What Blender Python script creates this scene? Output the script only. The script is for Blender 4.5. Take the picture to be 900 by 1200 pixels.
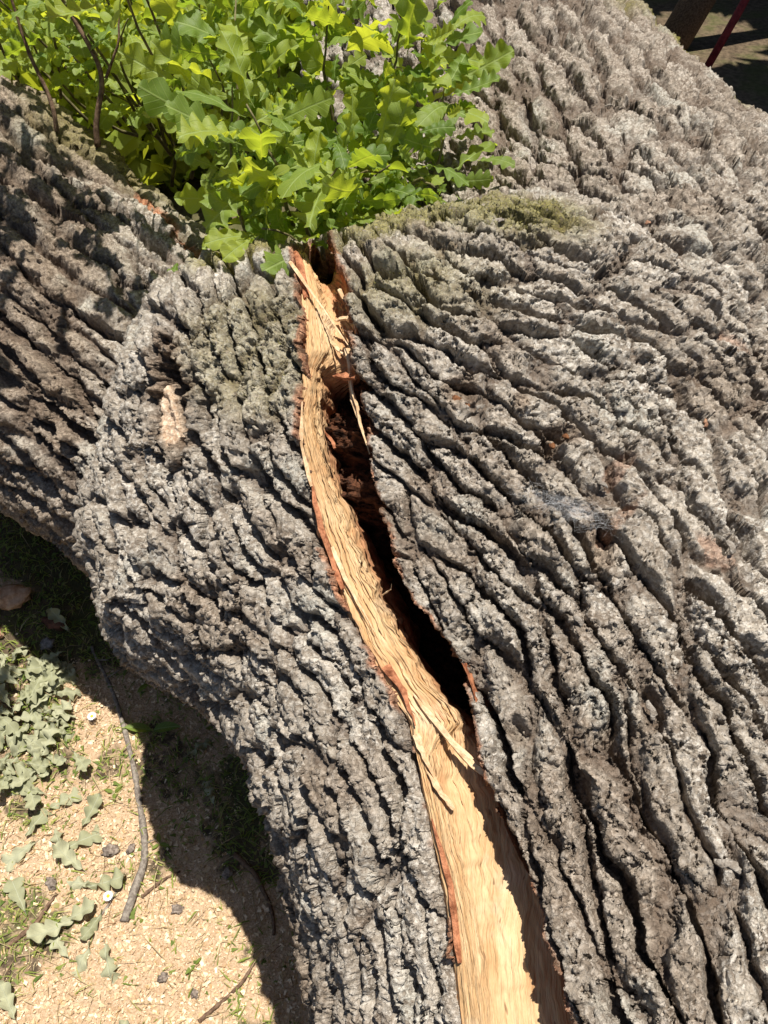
import bpy, math, random
import numpy as np

# ------------------------------------------------------------------ camera, sky, sun, exposure
scene = bpy.context.scene
for o in list(bpy.data.objects):
    bpy.data.objects.remove(o)
col = scene.collection
cam_data = bpy.data.cameras.new('camera')
cam_data.sensor_fit = 'VERTICAL'; cam_data.sensor_height = 34.6; cam_data.lens = 27.0
cam_data.clip_start = 0.02; cam_data.clip_end = 400
cam = bpy.data.objects.new('camera', cam_data); col.objects.link(cam)
CAM = np.array([0.0, 0.0, 1.65])
cam.location = CAM; cam.rotation_euler = (math.radians(40.0), 0, 0)      # 50 degrees below the horizon
scene.camera = cam

SUN = np.array([0.09, 0.10, 0.985]); SUN /= np.linalg.norm(SUN)
sun_elev = math.asin(SUN[2]); sun_az = math.atan2(SUN[0], SUN[1])
world = bpy.data.worlds.new('World'); scene.world = world; world.use_nodes = True
wn = world.node_tree.nodes; wl = world.node_tree.links
sky = wn.new('ShaderNodeTexSky'); sky.sky_type = 'NISHITA'; sky.sun_disc = False
sky.sun_elevation = sun_elev; sky.sun_rotation = sun_az
wn['Background'].inputs['Strength'].default_value = 0.05
wl.new(sky.outputs['Color'], wn['Background'].inputs['Color'])
sd = bpy.data.lights.new('sun', 'SUN'); sd.energy = 5.0; sd.angle = math.radians(0.53); sd.color = (1.0, 0.955, 0.88)
sun = bpy.data.objects.new('sun', sd); col.objects.link(sun)
from mathutils import Vector, Matrix, Quaternion
sun.rotation_euler = Vector(SUN).to_track_quat('Z', 'Y').to_euler(); sun.location = (3, 2, 6)
vs = scene.view_settings; vs.view_transform = 'Standard'; vs.look = 'None'; vs.gamma = 1; vs.exposure = 0.62
vs.use_curve_mapping = False
scene.render.engine = 'CYCLES'

rng = np.random.default_rng(7)
random.seed(7)

# ------------------------------------------------------------------ small helpers
PERM = np.random.default_rng(3).permutation(256)
PERM = np.concatenate([PERM, PERM, PERM]).astype(np.int32)
_g = np.random.default_rng(5).normal(size=(256, 3)); GRAD = (_g / np.linalg.norm(_g, axis=1, keepdims=True)).astype(np.float32)
RND = np.random.default_rng(11).random(4096).astype(np.float32)

from concurrent.futures import ThreadPoolExecutor
POOL = ThreadPoolExecutor(4)
def chunked(f, args, size=40000):
    n_ = len(args[0])
    if n_ <= size: return f(*args)
    r_ = list(POOL.map(lambda s_: f(*[a_[s_:s_ + size] for a_ in args]), range(0, n_, size)))
    return tuple(np.concatenate(x) for x in zip(*r_)) if isinstance(r_[0], tuple) else np.concatenate(r_)

def perlin(p): return chunked(perlin_, (np.asarray(p, np.float32),))

def perlin_(p):
    i = np.floor(p).astype(np.int32); f = p - i; i &= 255
    u = f * f * f * (f * (f * 6 - 15) + 10)
    out = np.zeros(len(p), np.float32)
    for a in (0, 1):
        wa = u[:, 0] if a else 1 - u[:, 0]; ha = PERM[i[:, 0] + a]
        for b in (0, 1):
            wb = wa * (u[:, 1] if b else 1 - u[:, 1]); hb = PERM[ha + i[:, 1] + b]
            for c in (0, 1):
                h = PERM[hb + i[:, 2] + c]; g = GRAD[h]
                d = g[:, 0] * (f[:, 0] - a) + g[:, 1] * (f[:, 1] - b) + g[:, 2] * (f[:, 2] - c)
                out += wb * (u[:, 2] if c else 1 - u[:, 2]) * d
    return out * 1.6

def fbm(p, octv=3, lac=2.1, gain=0.5):
    p = np.asarray(p, np.float32); a = 1.0; s = 0
    for k in range(octv):
        s = s + a * perlin(p + 17.3 * k); p = p * lac; a *= gain
    return s

def worley_(p, idn):
    i = np.floor(p).astype(np.int32); f1 = np.full(len(p), 9e9, np.float32); f2 = f1.copy(); best = np.zeros(len(p), np.int32)
    for dx in (-1, 0, 1):
        for dy in (-1, 0, 1):
            c = i + np.array((dx, dy), np.int32)
            h = (c[:, 0] * 374761393 + c[:, 1] * 668265263 + idn * 97531) & 0x7fffffff; h = (h ^ (h >> 13)) * 1274126177 & 0x7fffffff; h ^= h >> 15
            d = (c[:, 0] + RND[h % 4096] - p[:, 0]) ** 2 + (c[:, 1] + RND[(h // 7) % 4096] - p[:, 1]) ** 2
            m = d < f1; f2 = np.where(m, f1, np.minimum(f2, d)); best = np.where(m, h % 4096, best).astype(np.int32); f1 = np.where(m, d, f1)
    return np.sqrt(f1), np.sqrt(f2), best
def worley(p, idn): return chunked(worley_, (np.asarray(p, np.float32), np.asarray(idn, np.int64)))

def ss(a, b, x):
    t = np.clip((x - a) / (b - a), 0, 1); return t * t * (3 - 2 * t)

def nz(v): return v / np.maximum(np.linalg.norm(v, axis=-1, keepdims=True), 1e-9)

def mesh_np(name, V, F, smooth=True, check=True):
    V = np.asarray(V, np.float32); F = np.asarray(F, np.int32)
    me = bpy.data.meshes.new(name); k = F.shape[1]
    me.vertices.add(len(V)); me.vertices.foreach_set('co', V.ravel())
    me.loops.add(F.size); me.loops.foreach_set('vertex_index', F.ravel())
    me.polygons.add(len(F)); me.polygons.foreach_set('loop_start', np.arange(0, F.size, k, dtype=np.int32))
    if smooth: me.polygons.foreach_set('use_smooth', np.ones(len(F), bool))
    me.update()
    if check: me.validate()
    return me

def obj(name, me, mat=None, parent=None, loc=None):
    o = bpy.data.objects.new(name, me); col.objects.link(o)
    if mat is not None: me.materials.clear(); me.materials.append(mat)
    if parent is not None: o.parent = parent
    if loc is not None: o.location = loc
    return o

def attr(me, name, data):
    a = me.attributes.new(name, 'FLOAT', 'POINT'); a.data.foreach_set('value', np.asarray(data, np.float32))

def tag(o, label=None, cat=None, group=None, kind=None):
    if label: o['label'] = label
    if cat: o['category'] = cat
    if group: o['group'] = group
    if kind: o['kind'] = kind
    return o

def empty(name, loc, **kw):
    o = bpy.data.objects.new(name, None); col.objects.link(o); o.location = loc; o.empty_display_size = .05
    return tag(o, **kw)

def grid_faces(n, m):
    i = np.arange(n - 1)[:, None] * m + np.arange(m - 1)[None]
    i = i.ravel(); return np.stack([i, i + 1, i + m + 1, i + m], 1)

def tube(pts, rad, k=8, cap=True, jitter=0.0, seed=0):
    pts = np.asarray(pts, float); rad = np.broadcast_to(np.asarray(rad, float), len(pts)); r_ = np.random.default_rng(seed)
    t = nz(np.gradient(pts, axis=0)); up = np.array([0.3, 0.2, 0.93]); V = []
    for p, d, r in zip(pts, t, rad):
        s = np.cross(d, up); s /= np.linalg.norm(s) + 1e-9; q = np.cross(s, d)
        a = np.arange(k) * 2 * math.pi / k
        rr = r * (1 + jitter * r_.normal(size=k))
        V.append(p + (np.cos(a) * rr)[:, None] * s + (np.sin(a) * rr)[:, None] * q)
    V = np.concatenate(V); n = len(pts); F = []
    for i in range(n - 1):
        for j in range(k):
            j2 = (j + 1) % k; F.append((i * k + j, i * k + j2, (i + 1) * k + j2, (i + 1) * k + j))
    if cap:
        V = np.concatenate([V, pts[:1], pts[-1:]]); a, b = n * k, n * k + 1
        for j in range(k):
            j2 = (j + 1) % k; F.append((a, j2, j, j)); F.append((b, (n - 1) * k + j, (n - 1) * k + j2, (n - 1) * k + j2))
    me = bpy.data.meshes.new('tube')
    me.from_pydata([tuple(v) for v in V], [], [f if f[2] != f[3] else f[:3] for f in F])
    me.polygons.foreach_set('use_smooth', np.ones(len(me.polygons), bool)); me.update()
    return me

# ------------------------------------------------------------------ node helpers
class NT:
    def __init__(s, name):
        s.mat = bpy.data.materials.new(name); s.mat.use_nodes = True
        s.t = s.mat.node_tree; s.n = s.t.nodes; s.bsdf = s.n['Principled BSDF']; s.out = s.n['Material Output']
    def node(s, typ, **kw):
        n = s.n.new(typ)
        for k, v in kw.items(): setattr(n, k, v)
        return n
    def lk(s, a, b): s.t.links.new(a, b)
    def setin(s, sock, v):
        if hasattr(v, 'is_output'): s.lk(v, sock)
        else: sock.default_value = v
    def obco(s): return s.node('ShaderNodeTexCoord').outputs['Object']
    def mapping(s, vec, scale=(1, 1, 1), loc=(0, 0, 0)):
        m = s.node('ShaderNodeMapping'); s.lk(vec, m.inputs['Vector']); m.inputs['Scale'].default_value = scale; m.inputs['Location'].default_value = loc
        return m.outputs['Vector']
    def noise(s, scale, detail=4, rough=.55, vec=None, dist=0.0):
        n = s.node('ShaderNodeTexNoise'); n.inputs['Scale'].default_value = scale; n.inputs['Detail'].default_value = detail
        n.inputs['Roughness'].default_value = rough; n.inputs['Distortion'].default_value = dist
        if vec is not None: s.lk(vec, n.inputs['Vector'])
        return n.outputs['Fac']
    def attr(s, name): return s.node('ShaderNodeAttribute', attribute_name=name).outputs['Fac']
    def rng(s, v, a, b, c=0., d=1., smooth=True):
        m = s.node('ShaderNodeMapRange'); m.interpolation_type = 'SMOOTHSTEP' if smooth else 'LINEAR'
        s.setin(m.inputs['Value'], v)
        for k, x in zip(('From Min', 'From Max', 'To Min', 'To Max'), (a, b, c, d)): m.inputs[k].default_value = x
        return m.outputs['Result']
    def math(s, op, a, b=0.0):
        m = s.node('ShaderNodeMath', operation=op); s.setin(m.inputs[0], a); s.setin(m.inputs[1], b); return m.outputs[0]
    def mix(s, fac, a, b, blend='MIX'):
        m = s.node('ShaderNodeMix', data_type='RGBA', blend_type=blend)
        s.setin(m.inputs[0], fac)
        for sock, v in ((m.inputs[6], a), (m.inputs[7], b)):
            if hasattr(v, 'is_output'): s.lk(v, sock)
            else: sock.default_value = (*v, 1)
        return m.outputs[2]
    def bump(s, h, strength=.5, dist=.002, normal=None):
        b = s.node('ShaderNodeBump'); b.inputs['Strength'].default_value = strength; b.inputs['Distance'].default_value = dist
        s.lk(h, b.inputs['Height'])
        if normal is not None: s.lk(normal, b.inputs['Normal'])
        return b.outputs['Normal']
    def done(s, color=None, rough=.8, normal=None, spec=.3):
        if color is not None: s.setin(s.bsdf.inputs['Base Color'], color if hasattr(color, 'is_output') else (*color, 1))
        s.setin(s.bsdf.inputs['Roughness'], rough); s.bsdf.inputs['Specular IOR Level'].default_value = spec
        if normal is not None: s.lk(normal, s.bsdf.inputs['Normal'])
        return s.mat

def mat_bark():
    m = NT('oak bark'); oc = m.obco()
    mid = m.noise(42, 4, .65, oc); fine = m.noise(200, 4, .7, oc); grit = m.noise(640, 2, .7, oc)
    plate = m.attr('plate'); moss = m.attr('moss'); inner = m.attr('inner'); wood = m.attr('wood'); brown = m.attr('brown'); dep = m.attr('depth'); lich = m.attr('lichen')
    vor = m.node('ShaderNodeTexVoronoi', feature='DISTANCE_TO_EDGE'); vor.inputs['Scale'].default_value = 110
    wv = m.node('ShaderNodeVectorMath', operation='MULTIPLY_ADD'); m.lk(fine, wv.inputs[0]); wv.inputs[1].default_value = (.012, .010, .011); m.lk(oc, wv.inputs[2])
    m.lk(wv.outputs[0], vor.inputs['Vector']); crackle = m.rng(vor.outputs['Distance'], 0, .10)
    c = m.mix(m.rng(mid, .32, .68), (.17, .135, .102), (.42, .37, .305))
    c = m.mix(m.rng(fine, .44, .64, 0, .85), c, (.62, .575, .505))                     # weathered pale grey faces
    c = m.mix(m.rng(plate, 0, 1, 0, .48, False), c, (.20, .16, .12))
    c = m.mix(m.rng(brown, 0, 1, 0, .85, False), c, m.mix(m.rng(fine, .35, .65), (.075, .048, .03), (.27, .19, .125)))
    c = m.mix(m.math('MULTIPLY', lich, m.rng(fine, .35, .55)), c, (.50, .485, .42))                        # pale lichen
    c = m.mix(m.rng(grit, .60, .72, 0, .6), c, (.06, .045, .034))                      # specks of dirt
    c = m.mix(m.rng(dep, .35, 1, 0, .60, False), c, (.095, .063, .043))                # darker brown towards the bottom of the fissures
    c = m.mix(m.math('MULTIPLY', moss, m.rng(fine, .30, .50)), c, m.mix(m.rng(grit, .35, .65), (.085, .085, .012), (.26, .225, .04)))
    ic = m.mix(m.rng(mid, .35, .6), (.13, .075, .045), m.mix(m.rng(fine, .35, .65), (.22, .075, .035), (.52, .27, .15)))
    c = m.mix(inner, c, ic)
    wc = m.mix(m.rng(fine, .35, .65), (.46, .30, .19), (.78, .62, .46))
    c = m.mix(wood, c, wc)
    h = m.math('ADD', m.math('ADD', m.math('MULTIPLY', fine, .7), m.math('MULTIPLY', grit, .4)), m.math('MULTIPLY', crackle, .25))
    return m.done(c, .85, m.bump(h, .85, .0034), .2)

def mat_wood():
    m = NT('split oak wood'); oc = m.obco()
    uv = m.node('ShaderNodeUVMap').outputs['UV']
    tone = m.attr('tone')
    g1 = m.noise(1, 5, .6, m.mapping(uv, (9, 130, 1))); g2 = m.noise(1, 4, .65, m.mapping(uv, (30, 420, 1)))
    blot = m.noise(16, 4, .6, oc)
    c = m.mix(m.rng(g1, .32, .68), (.48, .30, .145), (.66, .475, .27))
    c = m.mix(m.rng(g2, .38, .68, 0, .4), c, (.44, .25, .10))
    c = m.mix(m.rng(blot, .46, .66, 0, .55), c, (.50, .27, .12))
    c = m.mix(m.rng(blot, .42, .30, 0, .5), c, (.62, .47, .31))
    speck = m.noise(1, 2, .5, m.mapping(uv, (55, 420, 1)))
    line = m.noise(1, 3, .6, m.mapping(uv, (14, 900, 1)))
    c = m.mix(m.rng(line, .56, .68, 0, .5), c, (.34, .18, .07))
    c = m.mix(m.rng(line, .42, .30, 0, .5), c, (.66, .48, .27))
    c = m.mix(m.rng(speck, .66, .73, 0, .7), c, (.15, .07, .03))
    red = m.noise(60, 4, .6, oc)
    c = m.mix(m.math('MULTIPLY', tone, m.rng(red, .25, .6)), c, (.36, .145, .07))
    h = m.math('ADD', m.math('MULTIPLY', g1, .6), m.math('MULTIPLY', g2, .6))
    return m.done(c, .7, m.bump(m.math('ADD', h, m.math('MULTIPLY', line, .6)), 1.0, .004), .2)

def mat_simple(name, a, b, scale, rough=.85, bump=.6, dist=.002, detail=4, spec=.2):
    m = NT(name); oc = m.obco(); n = m.noise(scale, detail, .65, oc)
    c = m.mix(m.rng(n, .32, .68), a, b)
    return m.done(c, rough, m.bump(m.noise(scale * 3, 4, .65, oc), bump, dist), spec)

def mat_leaf(name, c0, c1, tr0, tr1, transl=.45, rough=.42, spec=.4, vein=(.35, .45, .16)):
    m = NT(name); uv = m.node('ShaderNodeUVMap').outputs['UV']
    rnd = m.node('ShaderNodeObjectInfo').outputs['Random']
    sep = m.node('ShaderNodeSeparateXYZ'); m.lk(uv, sep.inputs[0]); x, y = sep.outputs[0], sep.outputs[1]
    ax = m.math('ABSOLUTE', x)
    mid = m.rng(ax, .018, .006)
    w = m.math('SUBTRACT', m.math('MULTIPLY', y, 8.0), m.math('MULTIPLY', ax, 9.0))
    w = m.math('ABSOLUTE', m.math('SUBTRACT', m.math('FRACT', w), .5))
    side = m.math('MULTIPLY', m.rng(w, .085, .02), m.rng(ax, .36, .2))
    v = m.math('MAXIMUM', mid, m.math('MULTIPLY', side, .55))
    n = m.noise(7, 4, .6, m.obco())
    blot = m.noise(30, 3, .6, m.obco())
    c = m.mix(m.math('ADD', m.math('MULTIPLY', rnd, .75), m.math('MULTIPLY', n, .3)), c0, c1)
    c = m.mix(m.rng(blot, .62, .75, 0, .5), c, tuple(q * .7 for q in c0))
    c = m.mix(m.math('MULTIPLY', v, .75), c, vein)
    t = m.mix(rnd, tr0, tr1); t = m.mix(m.math('MULTIPLY', v, .6), t, tuple(q * .75 for q in tr1))
    bh = m.math('SUBTRACT', m.math('MULTIPLY', m.noise(60, 3, .6, m.obco()), .5), v)
    nb = m.bump(bh, .55, .0012)
    m.done(c, rough, nb, spec)
    tl = m.node('ShaderNodeBsdfTranslucent'); m.lk(t, tl.inputs['Color']); m.lk(nb, tl.inputs['Normal'])
    mx = m.node('ShaderNodeMixShader'); mx.inputs[0].default_value = transl
    m.lk(m.bsdf.outputs[0], mx.inputs[1]); m.lk(tl.outputs[0], mx.inputs[2]); m.lk(mx.outputs[0], m.out.inputs['Surface'])
    return m.mat

M_BARK = mat_bark(); M_WOOD = mat_wood()
M_ROT = mat_simple('rotten wood crumbs', (.02, .009, .005), (.16, .065, .032), 130, .95, 1, .004)
M_INNER = mat_simple('red inner bark', (.20, .065, .028), (.52, .22, .11), 90, .8, .8, .003)
M_FRASS = mat_simple('orange bore dust', (.11, .045, .02), (.32, .14, .06), 300, .95, 1, .003)
M_SPLINT = mat_simple('pale splinter', (.55, .34, .18), (.78, .58, .36), 120, .7, .5, .002)
M_STICK = mat_simple('grey twig bark', (.13, .105, .085), (.30, .26, .215), 140, .85, .8, .002)
M_TWIG = mat_simple('brown twig bark', (.08, .045, .028), (.21, .135, .085), 120, .8, .6, .002)
M_SHOOT = mat_simple('green shoot bark', (.08, .07, .03), (.20, .17, .08), 90, .7, .4, .001)
M_LEAF = mat_leaf('oak leaf', (.12, .20, .045), (.31, .37, .06), (.38, .52, .03), (.75, .78, .05), .5, .5, .32)
M_WILT = mat_leaf('wilted oak leaf', (.28, .285, .16), (.44, .435, .285), (.32, .34, .15), (.38, .38, .2), .18, .7, .2, (.40, .41, .28))
# ------------------------------------------------------------------ the fallen trunk as one implicit body
STEM = [(.47, -.899, .483, .52), (.426, .052, .534, .481), (.41, .559, .518, .524), (.433, 1.076, .619, .5), (.26, 1.907, .657, .46), (.112, 3.601, .791, .396)]
LIMB = [(.23, .421, .652, .366), (.055, .795, .722, .356), (-.221, .999, .532, .303), (-.864, 1.476, .687, .361), (-1.895, 2.299, .852, .33)]
LIP = [(-.199, .736, .804, .123), (-.159, .836, .939, .143), (.066, .763, .944, .172)]
COLL = [(-.234, .773, .648, .195), (-.224, .762, .643, .216)]

def smin(a, b, k):
    h = np.clip(.5 + .5 * (b - a) / k, 0, 1); return b + (a - b) * h - k * h * (1 - h)

def cap(p, ch):
    d = None
    for a, b in zip(ch[:-1], ch[1:]):
        a = np.array(a, np.float32); b = np.array(b, np.float32); v = b[:3] - a[:3]
        t = np.clip(((p - a[:3]) @ v) / (v @ v), 0, 1)
        q = p - a[:3] - t[..., None] * v
        q = np.sqrt((q * q).sum(-1)) - (a[3] + (b[3] - a[3]) * t)
        d = q if d is None else smin(d, q, .06)
    return d

LIP2 = [(.04, .80, .985, .165), (.16, .80, .99, .165), (.33, .83, .96, .165)]
def sdf(p):
    p = np.asarray(p, np.float32)
    n = smin(smin(smin(cap(p, STEM), cap(p, COLL), .14), cap(p, LIP), .30), cap(p, LIMB[:3]), .1)
    n = smin(n, cap(p, LIP2), .07)
    d = smin(n, cap(p, LIMB), .012)
    return d + .012 * perlin(p * 5.0) - .004              # uneven swelling of the stem

def grad(p):
    e = .004; k = np.array([(1, -1, -1), (-1, -1, 1), (-1, 1, -1), (1, 1, 1)], np.float32); g = 0
    for v in k: g = g + v * sdf(p + e * v)[:, None]
    return nz(g)

def surface_nets(lo, hi, h):
    ax = [np.arange(l, u + h, h, dtype=np.float32) for l, u in zip(lo, hi)]
    X = np.stack(np.meshgrid(*ax, indexing='ij'), -1); sh = X.shape[:3]
    D = np.concatenate([sdf(c.reshape(-1, 3)) for c in np.array_split(X, 12)]).reshape(sh)
    del X
    S = D < 0; n = [s - 1 for s in sh]
    acc = np.zeros((*n, 3), np.float32); cnt = np.zeros(n, np.float32)
    corners = [(a, b, c) for a in (0, 1) for b in (0, 1) for c in (0, 1)]
    sl = lambda c: tuple(slice(o, o + m) for o, m in zip(c, n))
    for c in corners:
        for k in range(3):
            if c[k] == 0:
                c2 = list(c); c2[k] = 1
                a, b = D[sl(c)], D[sl(c2)]; m = (a < 0) != (b < 0)
                t = np.where(m, a / np.where(m, a - b, 1), 0)
                for q in range(3): acc[..., q] += m * (c[q] + (t if q == k else 0))
                cnt += m
    act = cnt > 0; idx = np.full(n, -1, np.int64); idx[act] = np.arange(act.sum())
    ii = np.argwhere(act).astype(np.float32)
    V = (ii + acc[act] / cnt[act][:, None]) * h + np.array(lo, np.float32)
    Q = []
    for k in range(3):
        u, v = (k + 1) % 3, (k + 2) % 3
        s0 = [slice(1, m) for m in n]; s0[k] = slice(0, n[k])
        s1 = list(s0); s1[k] = slice(1, n[k] + 1)
        A, B = S[tuple(s0)], S[tuple(s1)]; e = np.argwhere(A != B); flip = A[A != B]
        o = np.ones(3, int); o[k] = 0; e = e + o
        def at(du, dv):
            q = e.copy(); q[:, u] -= du; q[:, v] -= dv; return idx[q[:, 0], q[:, 1], q[:, 2]]
        q = np.stack([at(1, 1), at(0, 1), at(0, 0), at(1, 0)], 1)
        q[~flip] = q[~flip][:, ::-1]; Q.append(q)
    Q = np.concatenate(Q); Q = Q[(Q >= 0).all(1)]
    return V, np.concatenate([Q[:, [0, 1, 2]], Q[:, [0, 2, 3]]])

def refine(V, N, T, target, P=None):
    E = np.concatenate([T[:, [0, 1]], T[:, [1, 2]], T[:, [2, 0]]])
    def marks(e_):
        a, b = e_[:, 0], e_[:, 1]; d = V[a] - V[b] if P is None else P[a] - P[b]
        return np.sqrt((d * d).sum(1)) > target((V[a] + V[b]) / 2, nz(N[a] + N[b])) * (1 if P is None else 1.3)
    mk = chunked(marks, (E,))
    Em = np.sort(E[mk], 1); key = Em[:, 0].astype(np.int64) * len(V) + Em[:, 1]
    uk, inv = np.unique(key, return_inverse=True); a, b = uk // len(V), uk % len(V)
    V2 = np.concatenate([V, (V[a] + V[b]) / 2]); N2 = np.concatenate([N, nz(N[a] + N[b])])
    e = np.full(len(E), -1, np.int64); e[mk] = len(V) + inv
    e = e.reshape(3, -1).T; c = (e >= 0).sum(1); out = [T[c == 0]]
    t, m = T[c == 3], e[c == 3]
    out += [np.stack(q, 1) for q in ((t[:, 0], m[:, 0], m[:, 2]), (m[:, 0], t[:, 1], m[:, 1]), (m[:, 2], m[:, 1], t[:, 2]), (m[:, 0], m[:, 1], m[:, 2]))]
    for r in range(3):
        t = np.roll(T, -r, 1); m = np.roll(e, -r, 1)
        s = (c == 1) & (m[:, 0] >= 0); a_, b_ = t[s], m[s]
        out += [np.stack((a_[:, 0], b_[:, 0], a_[:, 2]), 1), np.stack((b_[:, 0], a_[:, 1], a_[:, 2]), 1)]
        s = (c == 2) & (m[:, 2] < 0); a_, b_ = t[s], m[s]
        out += [np.stack((a_[:, 0], b_[:, 0], a_[:, 2]), 1), np.stack((b_[:, 0], b_[:, 1], a_[:, 2]), 1), np.stack((b_[:, 0], a_[:, 1], b_[:, 1]), 1)]
    return V2, N2, np.concatenate(out), bool(mk.any())

# grain anchors on the bark: place, direction of the ridges, ridge width and plate length in cm
ANCH=[(0.234,0.197,0.999,0.25,-0.94,-0.24,3.6,20),(0.14,0.207,0.968,0.3,-0.92,-0.26,3.2,18),(0.305,0.291,1.028,0.19,-0.98,-0.09,3.8,18),(0.102,0.123,0.919,0.28,-0.93,-0.23,3.2,18),(0.254,0.104,0.998,0.07,-0.99,0.13,3.8,20),(0.185,0.115,0.968,0.2,-0.98,0.08,3.6,20),(0.195,0.296,1.016,0.24,-0.92,-0.3,3.4,18),(0.143,0.337,1.015,0.2,-0.97,-0.16,3.2,12),(0.088,0.42,1.025,0.52,-0.84,-0.12,3,12),(0.079,0.485,1.046,0.66,-0.75,-0.07,2.8,12),(0.233,0.439,1.053,0.51,-0.82,-0.26,3.2,10),(0.264,0.373,1.042,0.44,-0.9,-0.08,3.4,12),(0.354,0.566,1.07,0.22,-0.97,-0.13,3.2,9),(0.168,0.652,1.12,0.99,0.06,-0.12,2.5,9),(0.097,0.659,1.126,0.98,-0.15,-0.13,2.5,10),(0.027,0.649,1.111,0.59,-0.81,-0.07,2.7,11),(-0.009,0.583,1.065,0.54,-0.82,-0.19,2.8,11),(0.126,0.537,1.075,0.83,-0.5,-0.23,2.7,9),(0.216,0.6,1.097,0.86,-0.47,-0.2,2.8,8),(0.377,0.696,1.084,0.55,-0.82,-0.18,3,9),(0.169,0.458,1.054,0.53,-0.8,-0.27,3,9),(0.276,0.529,1.071,0.45,-0.88,-0.17,3,9),(0.085,0.568,1.085,0.69,-0.69,-0.21,2.6,12),(0.017,0.513,1.038,0.48,-0.86,-0.19,2.8,13),(-0.016,0.734,1.124,0.11,-0.99,-0.11,2.8,10),(0.079,0.783,1.146,0.95,-0.32,0.07,2.4,10),(0.156,0.729,1.139,0.99,0.04,-0.14,2.4,10),(0.01,0.783,1.135,0.54,-0.83,0.1,2.6,9),(0.045,0.705,1.134,0.83,-0.55,0.03,2.5,10),(0.229,1.294,1.092,0.15,-0.99,-0.01,4.6,16),(0.225,1.536,1.104,0.14,-0.99,-0.02,4.6,16),(0.325,1.333,1.115,0.13,-0.99,-0.01,4.6,16),(0.417,1.606,1.108,0.06,-1,0.04,4.6,16),(0.441,1.119,1.132,0.09,-0.99,0.05,4.2,14),(0.381,0.955,1.121,0.45,-0.88,-0.11,3.6,11),(0.456,0.898,1.108,0.57,-0.79,-0.22,3.6,11),(0.296,0.799,1.113,0.96,-0.12,-0.26,2.8,9),(0.169,0.991,1.102,0.27,-0.91,0.31,3,9),(0.266,0.919,1.119,0.75,-0.66,0.02,3,9),(0.423,0.758,1.084,0.69,-0.68,-0.23,3,9),(0.294,1.077,1.117,0.17,-0.98,0.07,4.2,12),(-0.143,0.681,1.06,0.13,-0.89,-0.43,3.2,10),(-0.207,0.744,1.07,0.1,-0.89,-0.44,3,9),(-0.316,0.634,0.894,0.42,-0.86,-0.3,3,9),(-0.378,0.653,0.838,0.45,-0.88,-0.14,3,9),(-0.173,0.592,0.975,0.32,-0.8,-0.51,3,10),(-0.13,0.539,0.964,0.52,-0.83,-0.22,3,12),(-0.208,0.497,0.829,0.77,-0.59,0.24,2.4,8),(-0.294,0.531,0.763,0.68,-0.48,-0.56,2.8,10),(-0.148,0.366,0.755,0.46,-0.88,0.13,3,10),(-0.091,0.233,0.736,0.2,-0.75,-0.63,3,12),(-0.016,0.174,0.824,0.2,-0.85,-0.49,3.2,14),(-0.042,0.344,0.914,0.47,-0.87,-0.15,3,10),(-0.099,0.447,0.921,0.63,-0.75,0.21,2.6,10),(-0.228,0.672,1.004,0.1,-0.76,-0.64,3,9),(-0.118,0.789,1.108,0.14,-0.98,-0.13,3,9),(-0.205,0.828,1.094,0.31,-0.95,0.05,3,8),(0.015,0.227,0.9,0.26,-0.84,-0.48,3.2,14),(-0.225,0.478,0.678,0.6,-0.61,-0.51,2.8,9),(-0.062,0.522,1,0.4,-0.88,-0.24,3,12),(-0.253,0.577,0.9,0.43,-0.76,-0.48,2.8,8),(-0.537,1.013,0.861,0.77,-0.58,-0.27,4.6,16),(-0.624,1.318,0.982,0.78,-0.56,-0.27,4.4,16),(-0.443,1.285,0.923,0.78,-0.56,-0.27,4.4,15),(-0.538,0.872,0.696,0.81,-0.54,-0.23,4.6,16),(-0.607,0.935,0.75,0.79,-0.52,-0.32,4.6,16),(-0.48,1.118,0.914,0.77,-0.58,-0.27,4.6,15),(-0.637,1.571,0.972,0.8,-0.4,-0.44,4.4,15)]
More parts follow.
